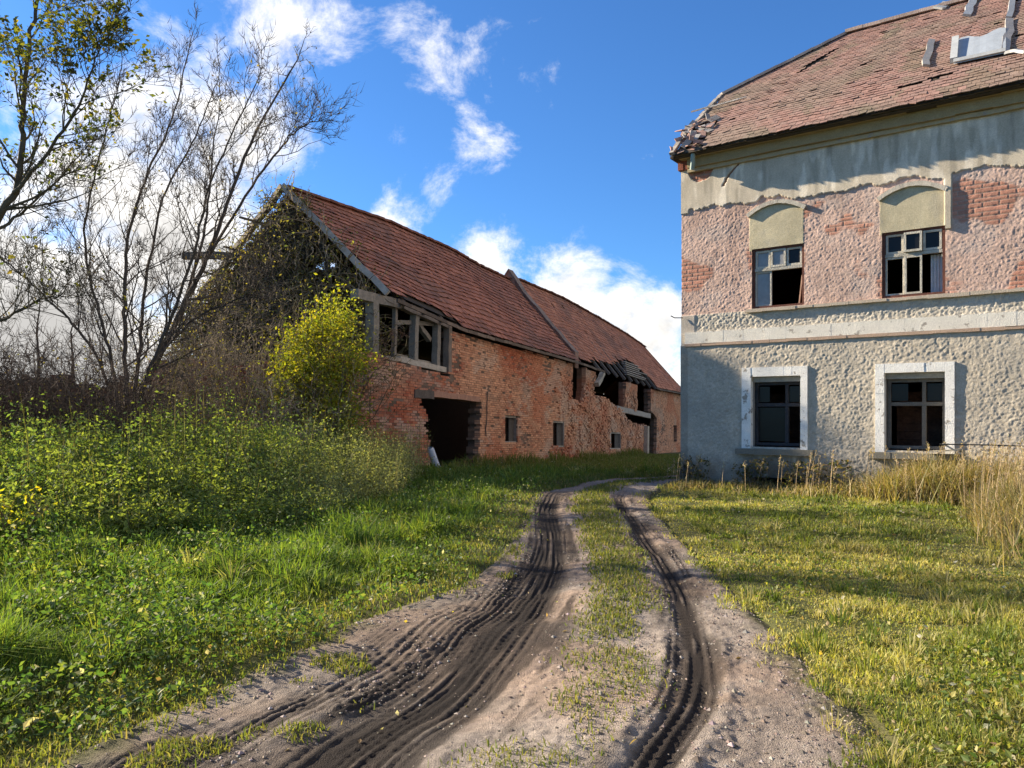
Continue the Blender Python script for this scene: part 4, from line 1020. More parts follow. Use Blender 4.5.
r, tips = make_tree('leafy_tree', B3, 'tree with olive and yellowing leaves reaching in at the upper left', 'tree',
    [[B3]+px_stem([(-45, 330), (-12, 235), (15, 192), (21, 150), (24, 100), (30, 40), (42, -20), (50, -90)], 12, .5),
     [B3+np.array([-.1, 0, 0])]+px_stem([(-70, 300), (-50, 180), (-30, 60), (-10, -60), (0, -140)], 12.3, 1),
     px_stem([(15, 192), (48, 152), (76, 112), (92, 70), (104, 38)], 12.1, -.8),
     px_stem([(-12, 235), (20, 215), (58, 180), (90, 165)], 12, .8),
     px_stem([(-45, 330), (0, 320), (40, 300), (70, 296)], 12, -.6)],
    [.07, .065, .03, .028, .028], 20, 1.4, maxlev=3, nch=(8, 7, 5), up=.07, start=.25, bark=(.10, .085, .06))
P = np.concatenate(tips)
pyy = HY-(P[:, 2]-CH)/P[:, 1]*FP
P = P[RNG.uniform(0, 1, len(P)) < np.interp(pyy, [40, 105, 150, 230], [.95, .8, .2, .05])]
P = P[RNG.uniform(0, 1, len(P)) < .80]+RNG.normal(0, .04, (1, 3))
leaves('leaves', P, RNG.uniform(.06, .11, len(P)), mixcol(len(P), (.085, .10, .02), (.14, .13, .02), (.20, .16, .025), (.05, .07, .02), w=[.4, .3, .12, .18]), M['leaf'], r)
# far bare trees behind the wall
for k, (px, Y, hy, lab) in enumerate(((38, 34, 300, 'small faint leafless tree far behind the ruined wall'), (72, 40, 322, 'lowest distant leafless tree between the ruined wall and the slender stems'))):
    Bx = b3(px, Y); r, tips = make_tree('distant_tree', Bx, lab, 'tree', [[Bx]+px_stem([(px, 390), (px+1, 360), (px-1, 335), (px+2, hy)], Y)], [.1], 14, 1.6, maxlev=2, nch=(8, 6), start=.3, group='far leafless trees')

def shrub(name, base, label, cat, n, H, spread, bark, group=None, nch=(6, 5), nleaf=0, leafcol=None, lsize=.06, rad=.018, up=.06, maxlev=2, lean=(0, 0), wob=.2):
    r = thing(name, base, label, cat, group); out = []; tips = []
    for k in range(n):
        a = RNG.uniform(0, 2*math.pi); q = base+np.array([math.cos(a), math.sin(a), 0])*RNG.uniform(0, spread*.45)
        grow(q, unit(np.array([math.cos(a)*spread*.5/H*1.2+lean[0], math.sin(a)*spread*.5/H*1.2+lean[1], 1])), H*RNG.uniform(.6, 1.05), rad*RNG.uniform(.6, 1.2), 0, out, tips, maxlev, nch, up, wob, .65, .5)
    tubes('stems', [(p, q) for (l, p, q) in out if l == 0], M['bark'], r, 5, bark)
    tubes('twigs', [(p, q) for (l, p, q) in out if l > 0], M['bark'], r, 3, np.array(bark)*1.1, .35)
    if nleaf:
        P = np.concatenate(tips+[p[len(p)//2:] for (l, p, q) in out if l >= 1]); P = P[RNG.choice(len(P), nleaf)]+RNG.normal(0, lsize*.8, (nleaf, 3))
        leaves('leaves', P, RNG.uniform(.7, 1.4, nleaf)*lsize, leafcol(nleaf), M['leaf'], r)
    return r
# the yellow bush before the barn corner
yb = b3(318, 18.6)
ybr = shrub('yellow_bush', yb, 'bright yellow leaved bush standing against the barn corner', 'bush', 22, 4.2, 1.3, (.10, .085, .05), None, (9, 6), 0, None, .085, .02, .12)
P = []
for k in range(60):
    u_ = unit(RNG.normal(0, 1, 3))*RNG.uniform(.3, 1)**.6*np.array([1.1, .9, 2.1])*RNG.uniform(.75, 1.12); nl = int(RNG.uniform(120, 420))
    P.append(yb+np.array([0, 0, 2.45])+u_+RNG.normal(0, 1, (nl, 3))*np.array([.24, .24, .20])*RNG.uniform(.7, 1.3))
P = np.concatenate(P); nb = len(P)
leaves('leaves', P, RNG.uniform(.06, .11, nb), mixcol(nb, (.31, .29, .02), (.235, .255, .025), (.14, .18, .028), (.40, .35, .03), w=[.32, .32, .22, .14]), M['leaf'], ybr, droop=.3)
brn = (.20, .16, .12)
lf = lambda n: mixcol(n, (.16, .15, .03), (.10, .09, .03), (.24, .2, .03), (.12, .08, .04))
for (px, Y, n, H, sp, lab, nl) in ((205, 19.0, 30, 3.6, 2.0, 'tangled brown shrub below the left slope of the barn gable', 900), (255, 19.4, 36, 4.2, 2.0, 'tallest tangled brown shrub in front of the barn gable', 900),
        (286, 17.6, 26, 2.9, 1.5, 'tangled brown shrub touching the yellow bush on its left', 500), (172, 18.0, 28, 3.0, 1.8, 'lowest tangled shrub behind the leaning trunk', 1100)):
    shrub('tangled_shrub', b3(px, Y), lab, 'shrub', n, H, sp, brn, 'tangled shrubs before the gable', (10, 7), nl, lf, .06, .016, .05, wob=.26)
dkb = (.085, .062, .05)
for (px, Y, n, H, sp, lab) in ((8, 13.6, 34, 2.9, 2.1, 'dark leafless bush at the left edge before the ruined wall'), (48, 14.6, 34, 2.9, 2.0, 'dark leafless bush between the left edge and the slender stems'),
        (88, 14.0, 36, 2.9, 1.8, 'dark leafless bush just left of the slender tree stems'), (122, 13.6, 30, 2.5, 1.4, 'dark leafless bush wrapped round the foot of the slender stems'), (-40, 13.2, 26, 2.9, 2.0, 'dark leafless bush cut by the left picture edge')):
    shrub('leafless_bush', b3(px, Y), lab, 'bush', n, H, sp, dkb, 'leafless bushes before the ruined wall', (9, 7), 150, lf, .05, .014, .05, wob=.25)
shrub('dry_sapling', b3(268, 15.2), 'small grey dry sapling rising out of the green weeds', 'sapling', 5, 2.0, .8, (.2, .17, .14), None, (7, 5), 60, lf, .05, .014)
shrub('yellow_sapling', b3(12, 7.6), 'young plant with hanging yellow leaves at the left edge', 'sapling', 5, .85, .6, (.12, .09, .05), None, (4, 3), 110,
      lambda n: mixcol(n, (.55, .44, .02), (.42, .36, .02), (.3, .3, .03)), .06, .008, .03)
shrub('reddish_twigs', T3(388, 356, -.2)-np.array([0, 0, .05]), 'dry reddish weed growing on the sill of the barn opening', 'plant', 7, .95, .45, (.24, .15, .11), None, (6, 4), 120, lambda n: mixcol(n, (.3, .19, .14), (.24, .15, .1)), .04, .008)
# creeper over the gable
cre = thing('creeper', gf(HWID, .1, 2.6), 'dense brown creeper hanging over the whole barn gable', 'creeper')
polys = []; LP = []
def gable_top(a): return eZ[1]+(rZ[1]-eZ[1])*np.clip(np.minimum(a/HWID, (2*HWID-a)/HWID), -.1, 1)
cnt = 0
while cnt < 4200:
    a_ = RNG.uniform(.2, 2*HWID+.6); zt = gable_top(a_)+.08
    z_ = RNG.uniform(2.2, max(zt, 2.4))
    op = (a_ < 1.9) and (z_ > 3.9-.0*a_) and (z_ < gable_top(a_)+.1)
    if op and RNG.uniform() > .38: continue
    if a_ > 1.9 and a_ < 2.5 and z_ > 5.6 and z_ < 6.5 and RNG.uniform() < .6: continue
    o_ = -GT*0+RNG.uniform(-.1, .45)+GT-.05; o_ = (GT)+RNG.uniform(-.35, .35)   # just before the roof's gable plane
    p = gf(a_, o_, z_); L = RNG.uniform(.35, 1.1); d = unit(np.array([RNG.normal(0, .6), RNG.normal(0, .35), RNG.normal(.1, .8)])); pts = [p]
    for k in range(5):
        d = unit(d+RNG.normal(0, .35, 3)+np.array([0, 0, -.12])); pts.append(pts[-1]+d*L/5)
    pts = np.array(pts); polys.append((pts, np.linspace(.014, .004, 6)*RNG.uniform(.6, 1.5))); LP.append(pts); cnt += 1
tubes('stems', polys, M['bark'], cre, 3, (.21, .165, .115), .5)
P = np.concatenate(LP); P = P[RNG.choice(len(P), 21000)]+RNG.normal(0, .07, (21000, 3))
leaves('leaves', P, RNG.uniform(.05, .11, len(P)), mixcol(len(P), (.15, .125, .05), (.20, .165, .06), (.12, .13, .045), (.25, .22, .06), (.42, .37, .05), w=[.3, .27, .24, .14, .05]), M['leaf'], cre, droop=.5)
P = np.array([roof_pt(RNG.uniform(-.1, .1+1.8*RNG.uniform()**2), RNG.uniform(.75, 1), 1, RNG.uniform(0, .12)) for k in range(260)])
leaves('leaves', P, RNG.uniform(.05, .1, len(P)), mixcol(len(P), (.12, .09, .035), (.085, .07, .03)), M['leaf'], cre)

# ================================================================== WEEDS AND GRASS (nobody could count them)
WP = [(-2.3, 17.5), (-2.2, 15.6), (-2.15, 13.8), (-2.4, 11.6), (-3.1, 10.2), (-4.1, 8.8), (-5.4, 7.7), (-12, 6.8), (-18, 14), (-14, 21), (-6, 19.6), (-3.7, 19.2), (-2.4, 20.0)]
def weedmask(x, y):
    n = (fbm(x*.8, y*.8, 131, 3)-.5)*1.3
    return inpoly(x+n, y+n*.7, WP)
n = 60000; x = RNG.uniform(-17, -.8, n); y = RNG.uniform(6.4, 21, n)
k = weedmask(x, y) & (x > -.95*y-1) & (RNG.uniform(0, 1, n) < np.interp(y, [8, 14, 21], [1, .7, .5])*.36); x = x[k]; y = y[k]; n = len(x)
dE = np.minimum(1, np.maximum(0, (y-(7.4+1.2*np.clip(x+6, 0, 5)))/3.5))
h = (.38+.72*dE)*RNG.uniform(.7, 1.3, n)*(.6+.75*fbm(x*2.6, y*2.6, 133, 3))
h *= np.interp(x, [-9, -4.5], [.66, 1])*np.where((RNG.uniform(0, 1, n) < .16) & (x < -3.2), RNG.uniform(1.25, 1.6, n), .95)
z = ground_z(x, y)
zone = .5*fbm(x*.45, y*.45, 135, 3)+.5*vnoise(x*2.1, y*2.1, 136)
pale = sstep(-4.5, -2.0, x)*sstep(10, 13, y)
Ps = []; Cs = []; Ss = []; stems_P = []; 
for q in range(34):
    e = RNG.uniform(.25, 1.0, n); rad_ = .05+.16*(1-e)+.05
    a = RNG.uniform(0, 2*math.pi, n)
    Ps.append(np.stack([x+np.cos(a)*rad_*RNG.uniform(.2, 1.3, n), y+np.sin(a)*rad_*RNG.uniform(.2, 1.3, n), z+h*e], 1))
    g1 = np.array([.09, .145, .042]); g2 = np.array([.20, .24, .052]); g3 = np.array([.40, .38, .19])
    m1 = sstep(.35, .65, zone+RNG.normal(0, .12, n))[:, None]
    cc = g1*(1-m1)+g2*m1; cc = cc*(1-.65*pale[:, None])+g3*.65*pale[:, None]
    Cs.append(cc*RNG.uniform(.7, 1.25, (n, 1))); Ss.append(RNG.uniform(.045, .115, n)*(1-.45*pale)*(1.15-.5*e))
o = leaves('weeds', np.concatenate(Ps), np.concatenate(Ss), np.concatenate(Cs), M['leaf'], droop=.25, aspect=.5)
tag(o, 'tall green nettles and weeds filling the bank before the barn', 'weeds', kind='stuff')
ok = RNG.uniform(0, 1, n) < .8
o = blades('weed_stalks', np.stack([x, y, z], 1)[ok], h[ok]*1.12, .010, mixcol(int(ok.sum()), (.16, .15, .05), (.22, .19, .09), (.12, .10, .05)), M['dry'], .25)
tag(o, 'thin upright stalks among the tall weeds', 'weeds', kind='stuff')

def tussocks(nt, per, x, y, h0, h1):
    i = RNG.choice(len(x), nt); cx, cy = np.repeat(x[i], per), np.repeat(y[i], per); n = nt*per
    a = RNG.uniform(0, 2*math.pi, n); r_ = RNG.uniform(0, 1, n)**.7*np.repeat(RNG.uniform(.05, .13, nt), per)
    h = np.repeat(RNG.uniform(h0, h1, nt), per)*RNG.uniform(.5, 1.2, n)
    return cx+np.cos(a)*r_, cy+np.sin(a)*r_, h, a, np.repeat(np.arange(nt), per)
def scatter(n, y0, y1, x0k, x1k):
    y = np.exp(RNG.uniform(math.log(y0), math.log(y1), n)); x = RNG.uniform(0, 1, n)*(x1k-x0k)*(y+1.5)+x0k*(y+1.5); return x, y
fdist = lambda x, y: (x-F0[0])*FN[0]+(y-F0[1])*FN[1]
ftt = lambda x, y: (x-F0[0])*FU[0]+(y-F0[1])*FU[1]
inhouse = lambda x, y: (fdist(x, y) < .06) & (fdist(x, y) > -11) & (ftt(x, y) > -.05)
inbarn = lambda x, y: (((x-G0[0])*BD[0]+(y-G0[1])*BD[1]) > -1.7) & (np.abs((x-G0[0])*BI[0]+(y-G0[1])*BI[1]-HWID) < HWID+.05)
# left verge: long lush grass
x, y = scatter(330000, 2.4, 22, -1.0, .6); q, w, s = track_q(x, y)
e = -q-w
k = (e > -.10+.75*(fbm(x*2.6, y*2.6, 141, 4)-.5)) & (q < 0) & ~inbarn(x, y) & ~inhouse(x, y)
k &= ~(weedmask(x, y) & (RNG.uniform(0, 1, len(x)) < .7))
k &= RNG.uniform(0, 1, len(x)) < np.clip(.18+.82*sstep(-.1, .5, e+.5*(fbm(x*1.8, y*1.8, 143, 3)-.5)), 0, 1)
x, y, e = x[k], y[k], e[k]; n = len(x)
lush = sstep(.35, 1.1, e+.8*(fbm(x*.9, y*.9, 145, 3)-.5))
zz_ = lambda a, b: (lambda Q_: np.where(np.abs(Q_[0]) < Q_[1]*1.11, road_z(Q_[2], Q_[0], Q_[1]), ground_z(a, b)))(track_q(a, b))
h = (.05+.05*RNG.uniform(0, 1, n))*(1-lush)+lush*(.07+.26*fbm(x*1.1, y*1.1, 147, 3)+.07*RNG.uniform(-1, 1, n))
h *= .75+.7*sstep(.45, .7, fbm(x*1.9, y*1.9, 149, 2))*lush
h = np.clip(h, .03, .7)
c1 = mixcol(n, (.09, .15, .025), (.13, .19, .032), (.18, .22, .04), w=[.4, .4, .2]); c2 = mixcol(n, (.18, .19, .04), (.27, .24, .09), (.13, .16, .03), w=[.4, .25, .35])
cB = c1*lush[:, None]+c2*(1-lush[:, None]); cB = cB*(.6+.8*fbm(x*1.7, y*1.7, 231, 3))[:, None]
sel = np.nonzero(lush > .4)[0]; tx, ty, th, ta, ti = tussocks(520, 40, x[sel], y[sel], .12, .30); tc_ = np.array([(.11, .17, .03), (.17, .21, .04), (.24, .26, .05), (.30, .29, .13)])[RNG.choice(4, 520, p=[.4, .3, .2, .1])][ti]*RNG.uniform(.75, 1.25, (len(tx), 1))
lean = np.concatenate([RNG.uniform(0, 2*math.pi, n), ta]); xa = np.concatenate([x, tx]); ya = np.concatenate([y, ty])
o = blades('verge_grass', np.stack([xa, ya, zz_(xa, ya)-.008], 1), np.concatenate([h, th]), np.concatenate([(.0045+.0009*y)*(1+.5*lush), .007+.0007*ty]), np.concatenate([cB, tc_]), M['grass'], 1.15, lean=lean)
tag(o, 'long lush green grass on the left verge of the track', 'grass', kind='stuff')
n = 70000; i_ = RNG.choice(len(x), n); P = np.stack([x[i_], y[i_], 0*i_], 1)+RNG.normal(0, .03, (n, 3)); kk = fbm(P[:, 0]*1.3, P[:, 1]*1.3, 221, 3) > .43; P = P[kk]; n = len(P)
P[:, 2] = ground_z(P[:, 0], P[:, 1])+RNG.uniform(.02, 1, n)*(.10+.35*sstep(.45, .65, fbm(P[:, 0]*1.3, P[:, 1]*1.3, 221, 3)))*np.interp(P[:, 1], [3, 6], [.6, 1])
o = leaves('verge_weeds', P, RNG.uniform(.02, .055, n), mixcol(n, (.065, .12, .03), (.10, .155, .035), (.16, .19, .045), (.33, .32, .24), w=[.42, .36, .17, .05]), M['leaf'], aspect=.6)
tag(o, 'small broad leaved weeds among the verge grass', 'weeds', kind='stuff')
# right lawn
x, y = scatter(400000, 2.4, 24, -.05, 1.05); q, w, s = track_q(x, y)
e = q-w
k = (e > -.06+.75*(fbm(x*2.6, y*2.6, 151, 4)-.5)) & (q > 0) & ~inhouse(x, y) & ~inbarn(x, y)
k &= RNG.uniform(0, 1, len(x)) < np.clip(.3+.7*sstep(-.1, .5, e+.6*(fbm(x*1.5, y*1.5, 153, 3)-.5)), 0, 1)
x, y, e = x[k], y[k], e[k]; n = len(x); fd = fdist(x, y)
straw = sstep(.40, .66, fbm(x*.6, y*.6, 155, 4)+.12*sstep(6, 11, y)+RNG.normal(0, .1, n))[:, None]
h = (.015+.17*np.clip(fbm(x*1.7, y*1.7, 157, 4)-.2, 0, 1)**1.6)*RNG.uniform(.45, 1.4, n)*(1+.9*sstep(2.0, .3, fd))
c1 = mixcol(n, (.14, .18, .03), (.19, .215, .04), (.11, .15, .028)); c2 = mixcol(n, (.36, .33, .10), (.43, .37, .15), (.28, .27, .06))
cB = (c1*(1-straw)+c2*straw)*(.62+.76*fbm(x*1.4, y*1.4, 233, 4))[:, None]
tx, ty, th, ta, ti = tussocks(900, 30, x, y, .06, .17); tc_ = np.array([(.12, .16, .03), (.17, .19, .04), (.30, .27, .10), (.38, .33, .15)])[RNG.choice(4, 900, p=[.35, .3, .22, .13])][ti]*RNG.uniform(.75, 1.25, (len(tx), 1))
lean = np.concatenate([RNG.uniform(0, 2*math.pi, n), ta]); xa = np.concatenate([x, tx]); ya = np.concatenate([y, ty])
o = blades('lawn_grass', np.stack([xa, ya, zz_(xa, ya)-.008], 1), np.concatenate([h, th]), .004+.0009*ya, np.concatenate([cB, tc_]), M['grass'], 1.15, lean=lean)
tag(o, 'short patchy green and straw coloured grass in front of the house', 'grass', kind='stuff')
n = 30000; i_ = RNG.choice(len(x), n); P = np.stack([x[i_], y[i_], 0*i_], 1)+RNG.normal(0, .03, (n, 3)); kk = fbm(P[:, 0]*1.4, P[:, 1]*1.4, 223, 3) > .5; P = P[kk]; n = len(P)
P[:, 2] = ground_z(P[:, 0], P[:, 1])+RNG.uniform(.01, .07, n)
o = leaves('lawn_weeds', P, RNG.uniform(.02, .05, n), mixcol(n, (.11, .16, .03), (.16, .19, .04), (.24, .24, .06), (.33, .29, .15), w=[.35, .3, .2, .15]), M['leaf'], aspect=.65)
tag(o, 'small flat weeds and clover in the grass before the house', 'weeds', kind='stuff')
# middle strip and stray tufts on the track
x, y = scatter(420000, 2.6, 20, -.35, .5); q, w, s = track_q(x, y)
cl = np.interp(s, TS, TC[:, 3]); c_r = np.interp(s, TS, TC[:, 4]); mid = (cl+c_r)/2+.12
dens = sstep(.42, .08, np.abs(q-mid)+.25*(fbm(x*2, y*2, 161, 3)-.5))*np.interp(y, [3, 4.5, 6.5, 9, 13], [.10, .2, .55, .9, 1])*sstep(.35, .6, fbm(x*1.6, y*1.2, 163, 3)+.25*sstep(5, 9, y))
dens = np.maximum(dens, .5*sstep(.60, .70, fbm(x*2.6, y*2.6, 165, 3))*sstep(.25, .45, np.abs(q-cl))*sstep(.2, .4, np.abs(q-c_r))*(np.abs(q) < w)*(q < cl))
k = (np.abs(q) < w*1.02) & (RNG.uniform(0, 1, len(x)) < dens); x, y, s, q = x[k], y[k], s[k], q[k]; n = len(x)
zt = road_z(s, q, np.interp(s, TS, TC[:, 2]))-.004
o = blades('track_grass', np.stack([x, y, zt], 1), (.02+.045*RNG.uniform(0, 1, n))*np.interp(y, [3, 8, 14], [.8, 1, 1.4]), .004+.001*y, mixcol(n, (.16, .17, .04), (.24, .22, .08), (.11, .14, .03)), M['grass'], 1.2)
tag(o, 'thin grass strip growing between the wheel tracks', 'grass', kind='stuff')
# ground between track and barn, behind
x = RNG.uniform(-6, 16, 90000); y = RNG.uniform(16, 46, 90000); q, w, s = track_q(x, y)
bt_ = (x-G0[0])*BD[0]+(y-G0[1])*BD[1]; bo = -((x-G0[0])*BI[0]+(y-G0[1])*BI[1])
k = (bo > .03) & (np.abs(q) > w*.95) & ~inhouse(x, y) & (bo < 9) & ~weedmask(x, y); x, y, bo = x[k], y[k], bo[k]; n = len(x)
h = .12*RNG.uniform(.5, 1.5, n)+.55*sstep(1.5, .2, bo)*RNG.uniform(.3, 1, n)*sstep(.35, .65, fbm(x*.7, y*.7, 171, 3))
o = blades('barn_grass', np.stack([x, y, land(x, y)-.01], 1), h, .028, mixcol(n, (.10, .14, .03), (.15, .16, .04), (.22, .19, .08), w=[.5, .32, .18]), M['grass'], .8)
tag(o, 'rough grass growing along the foot of the barn wall', 'grass', kind='stuff')
# tall dry grass by the house and at the right edge
n = 34000; t = RNG.uniform(-.1, 11, n); d = np.abs(RNG.normal(0, .45, n))+.08
x1 = F0[0]+t*FU[0]+d*FN[0]; y1 = F0[1]+t*FU[1]+d*FN[1]
k = RNG.uniform(0, 1, n) < .12+.88*sstep(.42, .6, fbm(x1*1.3, y1*1.3, 181, 3)+.12*sstep(3, 6.0, t)); x1, y1, t, d = x1[k], y1[k], t[k], d[k]
h1 = (.12+.50*sstep(2.6, 5.4, t))*RNG.uniform(.5, 1.6, len(x1))
n = 38000; x2 = RNG.normal(8.2, 1.6, n); y2 = RNG.normal(12.0, 1.7, n)
k = (x2/y2 > .53+.16*fbm(x2*1.5, y2*1.5, 7, 3)) & (fdist(x2, y2) > .08) & (y2 > 7.5); x2, y2 = x2[k], y2[k]; h2 = RNG.uniform(.15, .9, len(x2))*(.25+.75*sstep(.57, .68, x2/y2))
x = np.concatenate([x1, x2]); y = np.concatenate([y1, y2]); h = np.concatenate([h1, h2])+.05; n = len(x)
o = blades('dry_grass', np.stack([x, y, ground_z(x, y)-.01], 1), h, .006+.0006*y, mixcol(n, (.36, .27, .13), (.45, .35, .18), (.25, .21, .08), (.16, .16, .05), w=[.3, .25, .23, .22]), M['dry'], 1.25)
ns_ = 420; ii_ = RNG.choice(n, ns_); SP = np.stack([x[ii_], y[ii_], ground_z(x[ii_], y[ii_])], 1); SP = SP[fdist(SP[:, 0], SP[:, 1]) > .2]; ns_ = len(SP)
tag(o, 'tall straw coloured dry grass along the house wall and right edge', 'grass', kind='stuff')
hh = RNG.uniform(.7, 1.25, ns_)*np.interp(ftt(SP[:, 0], SP[:, 1]), [2, 6], [.6, 1]); polys = []; HP = []
for k in range(ns_):
    d_ = np.array([RNG.normal(.08, .1), RNG.normal(0, .1), 1]); tip = SP[k]+d_*hh[k]; mid_ = SP[k]+d_*hh[k]*.5-np.array([d_[0], d_[1], 0])*hh[k]*.12
    polys.append((np.array([SP[k], mid_, tip]), np.array([.006, .005, .003]))); HP.append(tip-d_*RNG.uniform(0, .22, (14, 1))*hh[k]+RNG.normal(0, .012, (14, 3)))
o = tubes('dry_stalks', polys, M['bark'], None, 3, (.38, .28, .16), .3); tag(o, 'tall bare dry stalks rising out of the straw coloured grass', 'stalks', kind='stuff')
HP = np.concatenate(HP); o = leaves('seed_heads', HP, RNG.uniform(.03, .06, len(HP)), mixcol(len(HP), (.42, .32, .20), (.34, .25, .15), (.50, .42, .28)), M['dry'], aspect=.35, droop=-.8); tag(o, 'feathery pale seed heads on the dry stalks', 'seed heads', kind='stuff')
# dark weeds at the foot of the house
n = 3800; t = RNG.uniform(0, 6.5, n); k = fbm(t*1.5, t*0, 185, 3) > .45; t = t[k]; n = len(t); d = np.abs(RNG.normal(0, .25, n))+.1
P = hf(t, d, RNG.uniform(0, 1, n)**1.3*(.35+.5*fbm(t*2, t*0, 187, 3))); P[:, 2] += ground_z(P[:, 0], P[:, 1])
o = leaves('house_weeds', P, RNG.uniform(.04, .10, n), mixcol(n, (.07, .08, .025), (.11, .09, .04), (.16, .12, .06)), M['leaf'])
tag(o, 'low dark weeds along the foot of the house wall', 'weeds', kind='stuff')
# fallen leaves
n = 3600; x, y = scatter(n, 2.6, 15, -.9, 1.0); q, w, s = track_q(x, y)
k = (RNG.uniform(0, 1, n) < np.where(np.abs(q) < w, .08, np.where(q < 0, .3, .8))) & ~inhouse(x, y); x, y = x[k], y[k]; n = len(x)
P = np.stack([x, y, ground_z(x, y)+RNG.uniform(.02, .10, n)], 1)
P[:, 2] = np.where(np.abs(q[k]) < w[k], road_z(s[k], q[k], w[k])+.012, P[:, 2])
o = leaves('fallen_leaves', P, RNG.uniform(.02, .055, n), mixcol(n, (.34, .28, .06), (.28, .20, .10), (.42, .40, .33), (.18, .12, .06), w=[.25, .25, .25, .25]), M['leaf'], aspect=.6)
tag(o, 'yellow and pale fallen leaves scattered over the grass', 'leaves', kind='stuff')
# gravel on the track
n = 70000; ii = RNG.integers(20, 620, n); jj = RNG.integers(12, 324, n)
X, Yg, Z = ROADPTS; P = np.stack([X[ii, jj], Yg[ii, jj], Z[ii, jj]], 1)+np.stack([RNG.uniform(-.008, .008, n), RNG.uniform(-.01, .01, n), 0*ii], 1)
qf = vq[jj]; inrut = np.maximum(wl, wr)[ii, jj]; k = RNG.uniform(0, 1, n) < (1-.97*inrut)*(.2+.8*sstep(.40, .7, fbm(P[:, 0]*2.2, P[:, 1]*2.2, 191, 3)+.15*sstep(.3, .9, qf))); k &= RNG.uniform(0, 1, n) < np.interp(P[:, 1], [1, 3, 6, 12], [.5, .9, .7, .4])
P = P[k]; n = len(P)
OCT = np.array([[1, 0, 0], [-1, 0, 0], [0, 1, 0], [0, -1, 0], [0, 0, 1], [0, 0, -1]], float)
OF = np.array([[0, 2, 4], [2, 1, 4], [1, 3, 4], [3, 0, 4], [2, 0, 5], [1, 2, 5], [3, 1, 5], [0, 3, 5]])
sz = np.exp(RNG.normal(math.log(.0058), .55, n)); sz = np.clip(sz, .003, .03)
V = P[:, None]+OCT[None]*sz[:, None, None]*RNG.uniform(.55, 1.3, (n, 6, 1))*np.array([1, 1, .6]); 
o = mesh_np('gravel', V.reshape(-1, 3), (np.arange(n)[:, None, None]*6+OF[None]).reshape(-1, 3), M['stone'], None, np.repeat(mixcol(n, (.25, .20, .165), (.20, .155, .125), (.30, .26, .23), (.13, .10, .08)), 6, 0))
tag(o, 'small grey gravel stones scattered on the dirt track', 'gravel', kind='stuff')

# ================================================================== SKY, SUN, CAMERA
w = bpy.data.worlds.new('World'); scene.world = w; w.use_nodes = True
N = w.node_tree.nodes; L = w.node_tree.links; bg = N['Background']
sky = N.new('ShaderNodeTexSky'); sky.sky_type = 'NISHITA'; sky.sun_disc = False
sky.sun_elevation = SEL; sky.sun_rotation = math.atan2(SUN[0], SUN[1]); sky.air_density = 1.0; sky.dust_density = .3; sky.ozone_density = 3.0; sky.altitude = 300
tc = N.new('ShaderNodeTexCoord'); D = tc.outputs['Generated']
def math_(op, a, b=None, clamp=False):
    n = N.new('ShaderNodeMath'); n.operation = op; n.use_clamp = clamp
    for i, v in enumerate((a, b)):
        if v is None: continue
        if isinstance(v, (int, float)): n.inputs[i].default_value = v
        else: L.new(v, n.inputs[i])
    return n.outputs[0]
def noise(scale, detail, rough, vec, dist=0):
    n = N.new('ShaderNodeTexNoise'); n.inputs['Scale'].default_value = scale; n.inputs['Detail'].default_value = detail; n.inputs['Roughness'].default_value = rough; n.inputs['Distortion'].default_value = dist
    L.new(vec, n.inputs['Vector']); return n.outputs['Fac']
def mrange(v, a, b, c, d, smooth=True):
    n = N.new('ShaderNodeMapRange'); n.interpolation_type = 'SMOOTHSTEP' if smooth else 'LINEAR'
    for i, q in enumerate((a, b, c, d)): n.inputs[i+1].default_value = q
    L.new(v, n.inputs[0]); return n.outputs[0]
# banks of cloud, as directions: (pixel x, pixel y, angular radius, amount)
blobs = [(60, 330, .22, .42), (150, 230, .24, .36), (90, 160, .16, .24), (215, 150, .16, .22), (40, 215, .16, .22), (200, 60, .13, .20), (265, 30, .13, .22), (330, 30, .10, .16), (130, 20, .10, .14),
         (400, 30, .06, .15), (440, 75, .07, .165), (480, 125, .07, .165), (540, 85, .06, .19), (395, 130, .04, .14), (435, 195, .05, .14),
         (400, 225, .07, .26), (470, 265, .09, .26), (570, 300, .10, .30), (640, 340, .13, .36), (600, 370, .14, .40), (690, 380, .10, .3), (280, 300, .2, .32), (660, 235, .05, .12)]
cov = None
for (px, py, r_, a_) in blobs:
    d = ray(px, py); d = d/np.linalg.norm(d)
    n = N.new('ShaderNodeVectorMath'); n.operation = 'DISTANCE'; L.new(D, n.inputs[0]); n.inputs[1].default_value = tuple(d)
    v = mrange(n.outputs['Value'], 0, r_*1.15, a_*(1.32 if px < 350 and py > 90 else 1.2), 0); cov = v if cov is None else math_('MAXIMUM', cov, v) if a_ > 0 else cov
n = N.new('ShaderNodeVectorMath'); n.operation = 'DISTANCE'; L.new(D, n.inputs[0]); n.inputs[1].default_value = (.3, -.9, .3)  # unseen cloud bank behind the camera, added for neutral fill light
cov = math_('MAXIMUM', cov, mrange(n.outputs['Value'], .3, 1.0, .15, 0))
n = N.new('ShaderNodeVectorMath'); n.operation = 'DISTANCE'; L.new(D, n.inputs[0]); n.inputs[1].default_value = (.88, -.05, .48)  # cloud out of view at the right, added to brighten the shaded barn
cov = math_('MAXIMUM', cov, mrange(n.outputs['Value'], .40, .85, .5, 0))
n = N.new('ShaderNodeVectorMath'); n.operation = 'DISTANCE'; L.new(D, n.inputs[0]); n.inputs[1].default_value = (.35, -.25, .9)  # overhead cloud outside the frame, added to whiten the ambient light
cov = math_('MAXIMUM', cov, mrange(n.outputs['Value'], .2, .6, .4, 0))
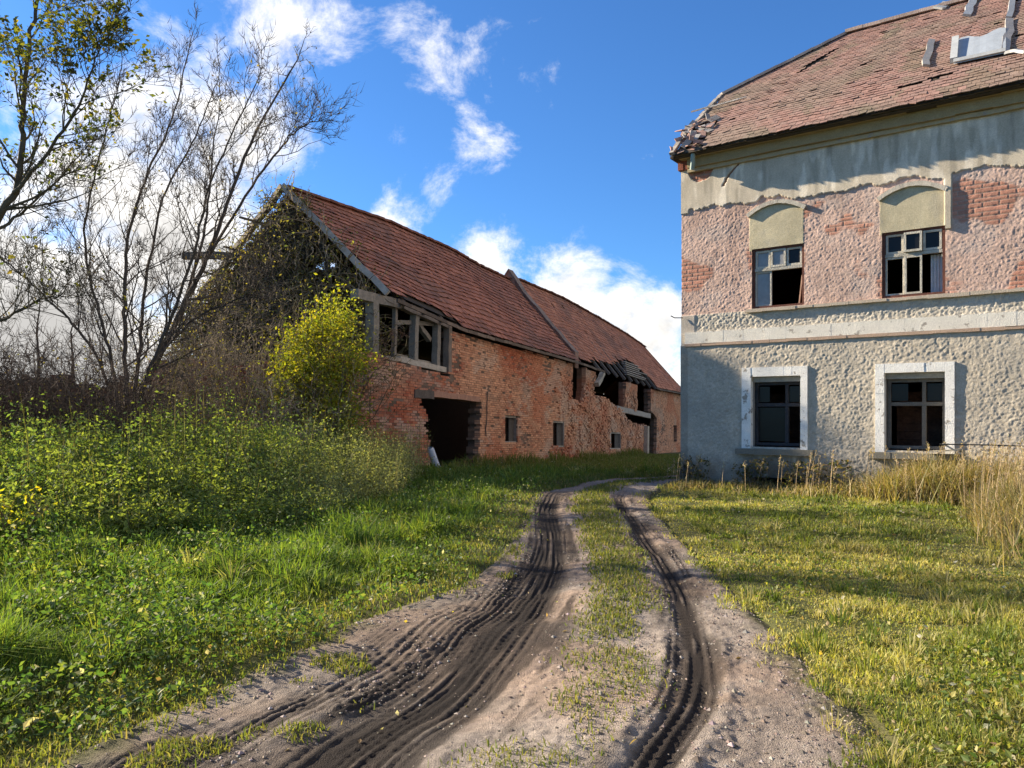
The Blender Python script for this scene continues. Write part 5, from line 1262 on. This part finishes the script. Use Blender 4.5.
mp = N.new('ShaderNodeMapping'); mp.inputs['Scale'].default_value = (1, 1, 1.25); mp.inputs['Location'].default_value = (.37, .2, .1); L.new(D, mp.inputs['Vector'])
nz = noise(8.0, 12, .68, mp.outputs[0], .25)
val = math_('ADD', nz, cov)
alpha = mrange(val, .615, .90, 0, 1)
mp2 = N.new('ShaderNodeMapping'); mp2.inputs['Location'].default_value = (.37, .2, .135); mp2.inputs['Scale'].default_value = (1, 1, 1.25); L.new(D, mp2.inputs['Vector'])
nz2 = noise(8.0, 7, .62, mp2.outputs[0], .25)
lit = mrange(math_('ADD', nz2, cov), .74, 1.12, 1.0, .50)
CLOUD = N.new('ShaderNodeVectorMath'); CLOUD.operation = 'SCALE'; CLOUD.inputs[0].default_value = (5.3, 5.15, 4.95); L.new(lit, CLOUD.inputs['Scale'])
tintsky = N.new('ShaderNodeVectorMath'); tintsky.operation = 'MULTIPLY'; L.new(sky.outputs[0], tintsky.inputs[0]); tintsky.inputs[1].default_value = (.30, .53, .78)
mx = N.new('ShaderNodeMix'); mx.data_type = 'RGBA'; L.new(alpha, mx.inputs[0]); L.new(tintsky.outputs[0], mx.inputs[6]); L.new(CLOUD.outputs[0], mx.inputs[7])
L.new(mx.outputs[2], bg.inputs['Color']); bg.inputs['Strength'].default_value = .088
sl = bpy.data.lights.new('sun', 'SUN'); sl.energy = 5.0; sl.angle = math.radians(.55); sl.color = (1, .87, .67)
so = bpy.data.objects.new('sun', sl); COL.objects.link(so); so.rotation_euler = Vector(tuple(-SUN)).to_track_quat('-Z', 'Y').to_euler(); so.location = (-20, 10, 20)
cam = bpy.data.cameras.new('camera'); co = bpy.data.objects.new('camera', cam); COL.objects.link(co)
co.location = (0, 0, CH); co.rotation_euler = (math.radians(90), 0, 0); cam.sensor_fit = 'HORIZONTAL'; cam.sensor_width = 36; cam.lens = 36*FP/1024; cam.shift_y = (HY-384)/1024
cam.clip_start = .05; cam.clip_end = 9000; scene.camera = co
vs = scene.view_settings; vs.view_transform = 'Standard'; vs.look = 'None'; vs.exposure = 1.56; vs.gamma = 1; vs.use_curve_mapping = False
scene.render.engine = 'CYCLES'; scene.cycles.max_bounces = 8; scene.cycles.diffuse_bounces = 4; scene.cycles.transmission_bounces = 4; scene.cycles.use_denoising = True
